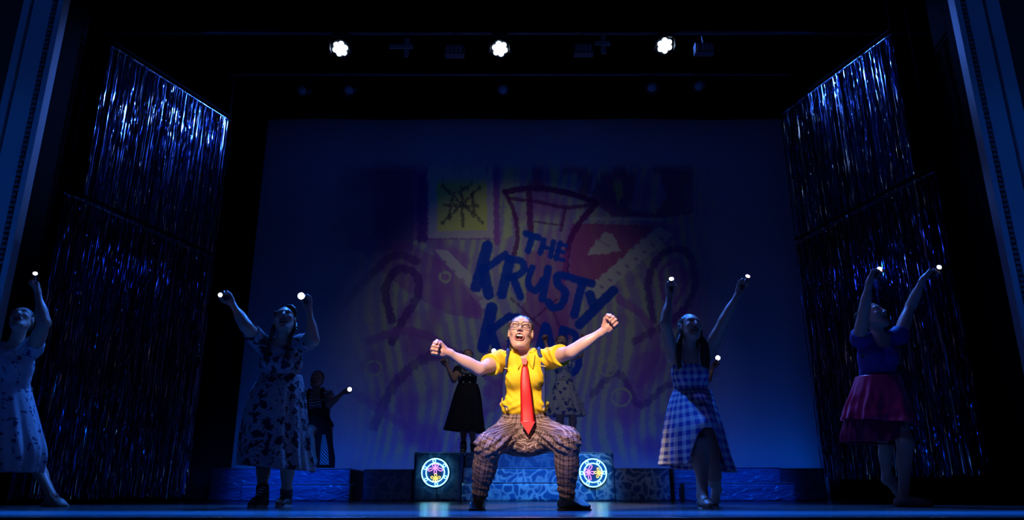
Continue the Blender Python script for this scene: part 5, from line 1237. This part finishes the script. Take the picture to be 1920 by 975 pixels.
# ================================================================== F, black dress, back centre left
Ff = person(dict(label='dancer in a black button-front dress standing behind the left arm of the lead performer', D=11.35, s=.99, z0=ZTOP, lean=0,
    pel=(875, 748), neck=(877, 690), shL=(859, 694), shR=(894, 694), skin=SK, h=.012, hh=.007, hf=.006, hairh=.008, build=.95,
    head=dict(c=(877, 669), s=1.06, yaw=2, pitch=12, mo=.6, hair='cap', hairc=(.06,.03,.02)),
    armL=dict(wr=(838, 686), hd=(831, 680), el=(846, 706), wd=-.2, n=(0,-1,0), t=(0,0,1)),
    armR=dict(wr=(916, 672), hd=(922, 664), el=(909, 694), wd=-.25, n=(0,-1,0), t=(0,0,1)),
    legL=dict(an=(869, 842), ad=-.05, kn=(869, 800), fd=(0,-1,0)), legR=dict(an=(888, 838), ad=.10, kn=(884, 798), fd=(.15,-1,0))))
bodice(Ff, DK, hemu=.05, infl=.012, sleeve=.35, h=.010, neckr=(.075,.07,.05))
skirt('skirt', [(858,720,896,720),(850,742,902,742),(841,775,906,778),(832,806,909,813)], 11.35, DK, Ff['root'], folds=6, amp=.07, ratio=.8, seed=9, front=lambda v, a: .05*v)
n_, U_, S_, F_ = Ff['J']['neck'], Ff['U'], Ff['S'], Ff['F']
for j in range(2): ribbon('neckline_trim', [n_+U_*(.0-.022*j)+S_*math.cos(a)*(.085+.02*j)+F_*(.03+math.sin(a)*(.115+.012*j))-U_*.075*max(0, math.sin(a)) for a in np.linspace(.2, 2.94, 12)], .010, WH, Ff['root'], .003)
for sx in (-1, 1):
    for dz in (.13, .235): MB().lathe([(.014, 0), (.014, .005), (.008, .009)], n_-U_*dz+S_*sx*.048+F_*(.140 if dz < .2 else .135), F_, 12).build('button', mat('pale_button', (.6,.6,.65), .3), Ff['root'])
for sd in 'LR': shoe(Ff, sd, 'sneaker', (.45,.47,.55), label='pale sneaker')
flashlight(Ff, 'R', label='flashlight shining just above the yellow left shoulder of the lead performer', px_=(926, 658), r=.034, tiltc=.95)

# ================================================================== G, blue floral, back centre right
Gg = person(dict(label='dancer with glasses in a white dress with blue flowers, both fists raised', D=11.35, s=1.0, z0=ZTOP, lean=0,
    pel=(1060, 738), neck=(1054, 665), shL=(1036, 670), shR=(1072, 670), skin=SK, h=.012, hh=.006, hf=.006, hairh=.008,
    head=dict(c=(1053, 643), s=1.08, yaw=0, pitch=14, mo=.9, hair='cap', hairc=(.05,.03,.02)),
    armL=dict(wr=(1023, 642), hd=(1020, 628), el=(1029, 668), wd=-.2, n=(0,-1,0), t=(1,0,.3), pose='fist'),
    armR=dict(wr=(1092, 640), hd=(1096, 626), el=(1088, 667), wd=-.2, n=(0,-1,0), t=(-1,0,.3), pose='fist'),
    legL=dict(an=(1048, 842), ad=0, kn=(1050, 800), fd=(0,-1,0)), legR=dict(an=(1074, 842), ad=.05, kn=(1074, 800), fd=(.1,-1,0))))
FLG = floral('blue_flowers_on_white', (.58,.56,.62), (.02,.06,.36), (.15,.22,.50), 11, .34)
bodice(Gg, FLG, hemu=.08, infl=.010, sleeve=.3, h=.010, neckr=(.07,.07,.06))
skirt('skirt', [(1041,716,1075,716),(1034,735,1083,735),(1026,758,1092,757),(1019,780,1098,780)], 11.33, FLG, Gg['root'], folds=9, amp=.09, ratio=.75, seed=12)
g_ = lambda *a: Gg['H']+Gg['Rh']@(np.array(a)*Gg['hs'])
gl = empty('glasses', tuple(g_(0,.1,.004)), 'glasses on the face of the blue-flower-dress dancer behind', 'glasses')
for sx in (-1, 1): MB().tube([g_(sx*.033+.025*math.cos(a), .10, .005+.019*math.sin(a)) for a in np.linspace(0, 6.283, 16, endpoint=False)], .003, 5, True).build('rim', mat('silver_frame', (.5,.5,.55), .3, .8), gl, True)
MB().tube([g_(-.01,.10,.008), g_(.01,.10,.008)], .003, 5).build('bridge', mat('silver_frame'), gl)
for sd in 'LR': shoe(Gg, sd, 'sneaker', (.45,.47,.55), label='pale sneaker')

# ================================================================== H, almost hidden behind the gingham dancer
Hh = person(dict(label='dancer almost hidden behind the gingham dancer, kneeling on the right platform', D=11.0, s=.98, z0=zR, lean=0,
    pel=(1298, 800), neck=(1297, 724), shL=(1280, 730), shR=(1314, 729), skin=SK, h=.014, hh=.008, hf=.007, hairh=.009,
    head=dict(c=(1297, 700), s=1.02, mo=.6, pitch=10, hair='cap', hairc=(.06,.03,.02)),
    armR=dict(wr=(1336, 690), hd=(1343, 680), el=(1328, 712), wd=-.15, n=(0,-1,0), t=(1,0,1)),
    legL=dict(an=(1290, 868), ad=-.36, kn=(1286, 818), fd=(0,-1,0), bare=True), legR=dict(ap=(XF(1310,11.4,.6), 11.42, zR+.09), kn=(1308, 862), fd=(0,1,-.2), fu=(0,0,-1))))
bodice(Hh, DK, hemu=.05, infl=.012, sleeve=.3, h=.011)
skirt('skirt', [(1282,780,1314,780),(1276,810,1322,810),(1272,850,1326,850),(1274,872,1325,872)], 10.98, DK, Hh['root'], folds=6, amp=.07, ratio=.6, seed=16, hem=lambda a: 1-.6*math.exp(-((a-1.9)/.4)**4))
flashlight(Hh, 'R', label='flashlight shining beside the hip-length hair, behind the right shoulder of the gingham dancer', px_=(1346, 671), r=.034, tiltc=.95)
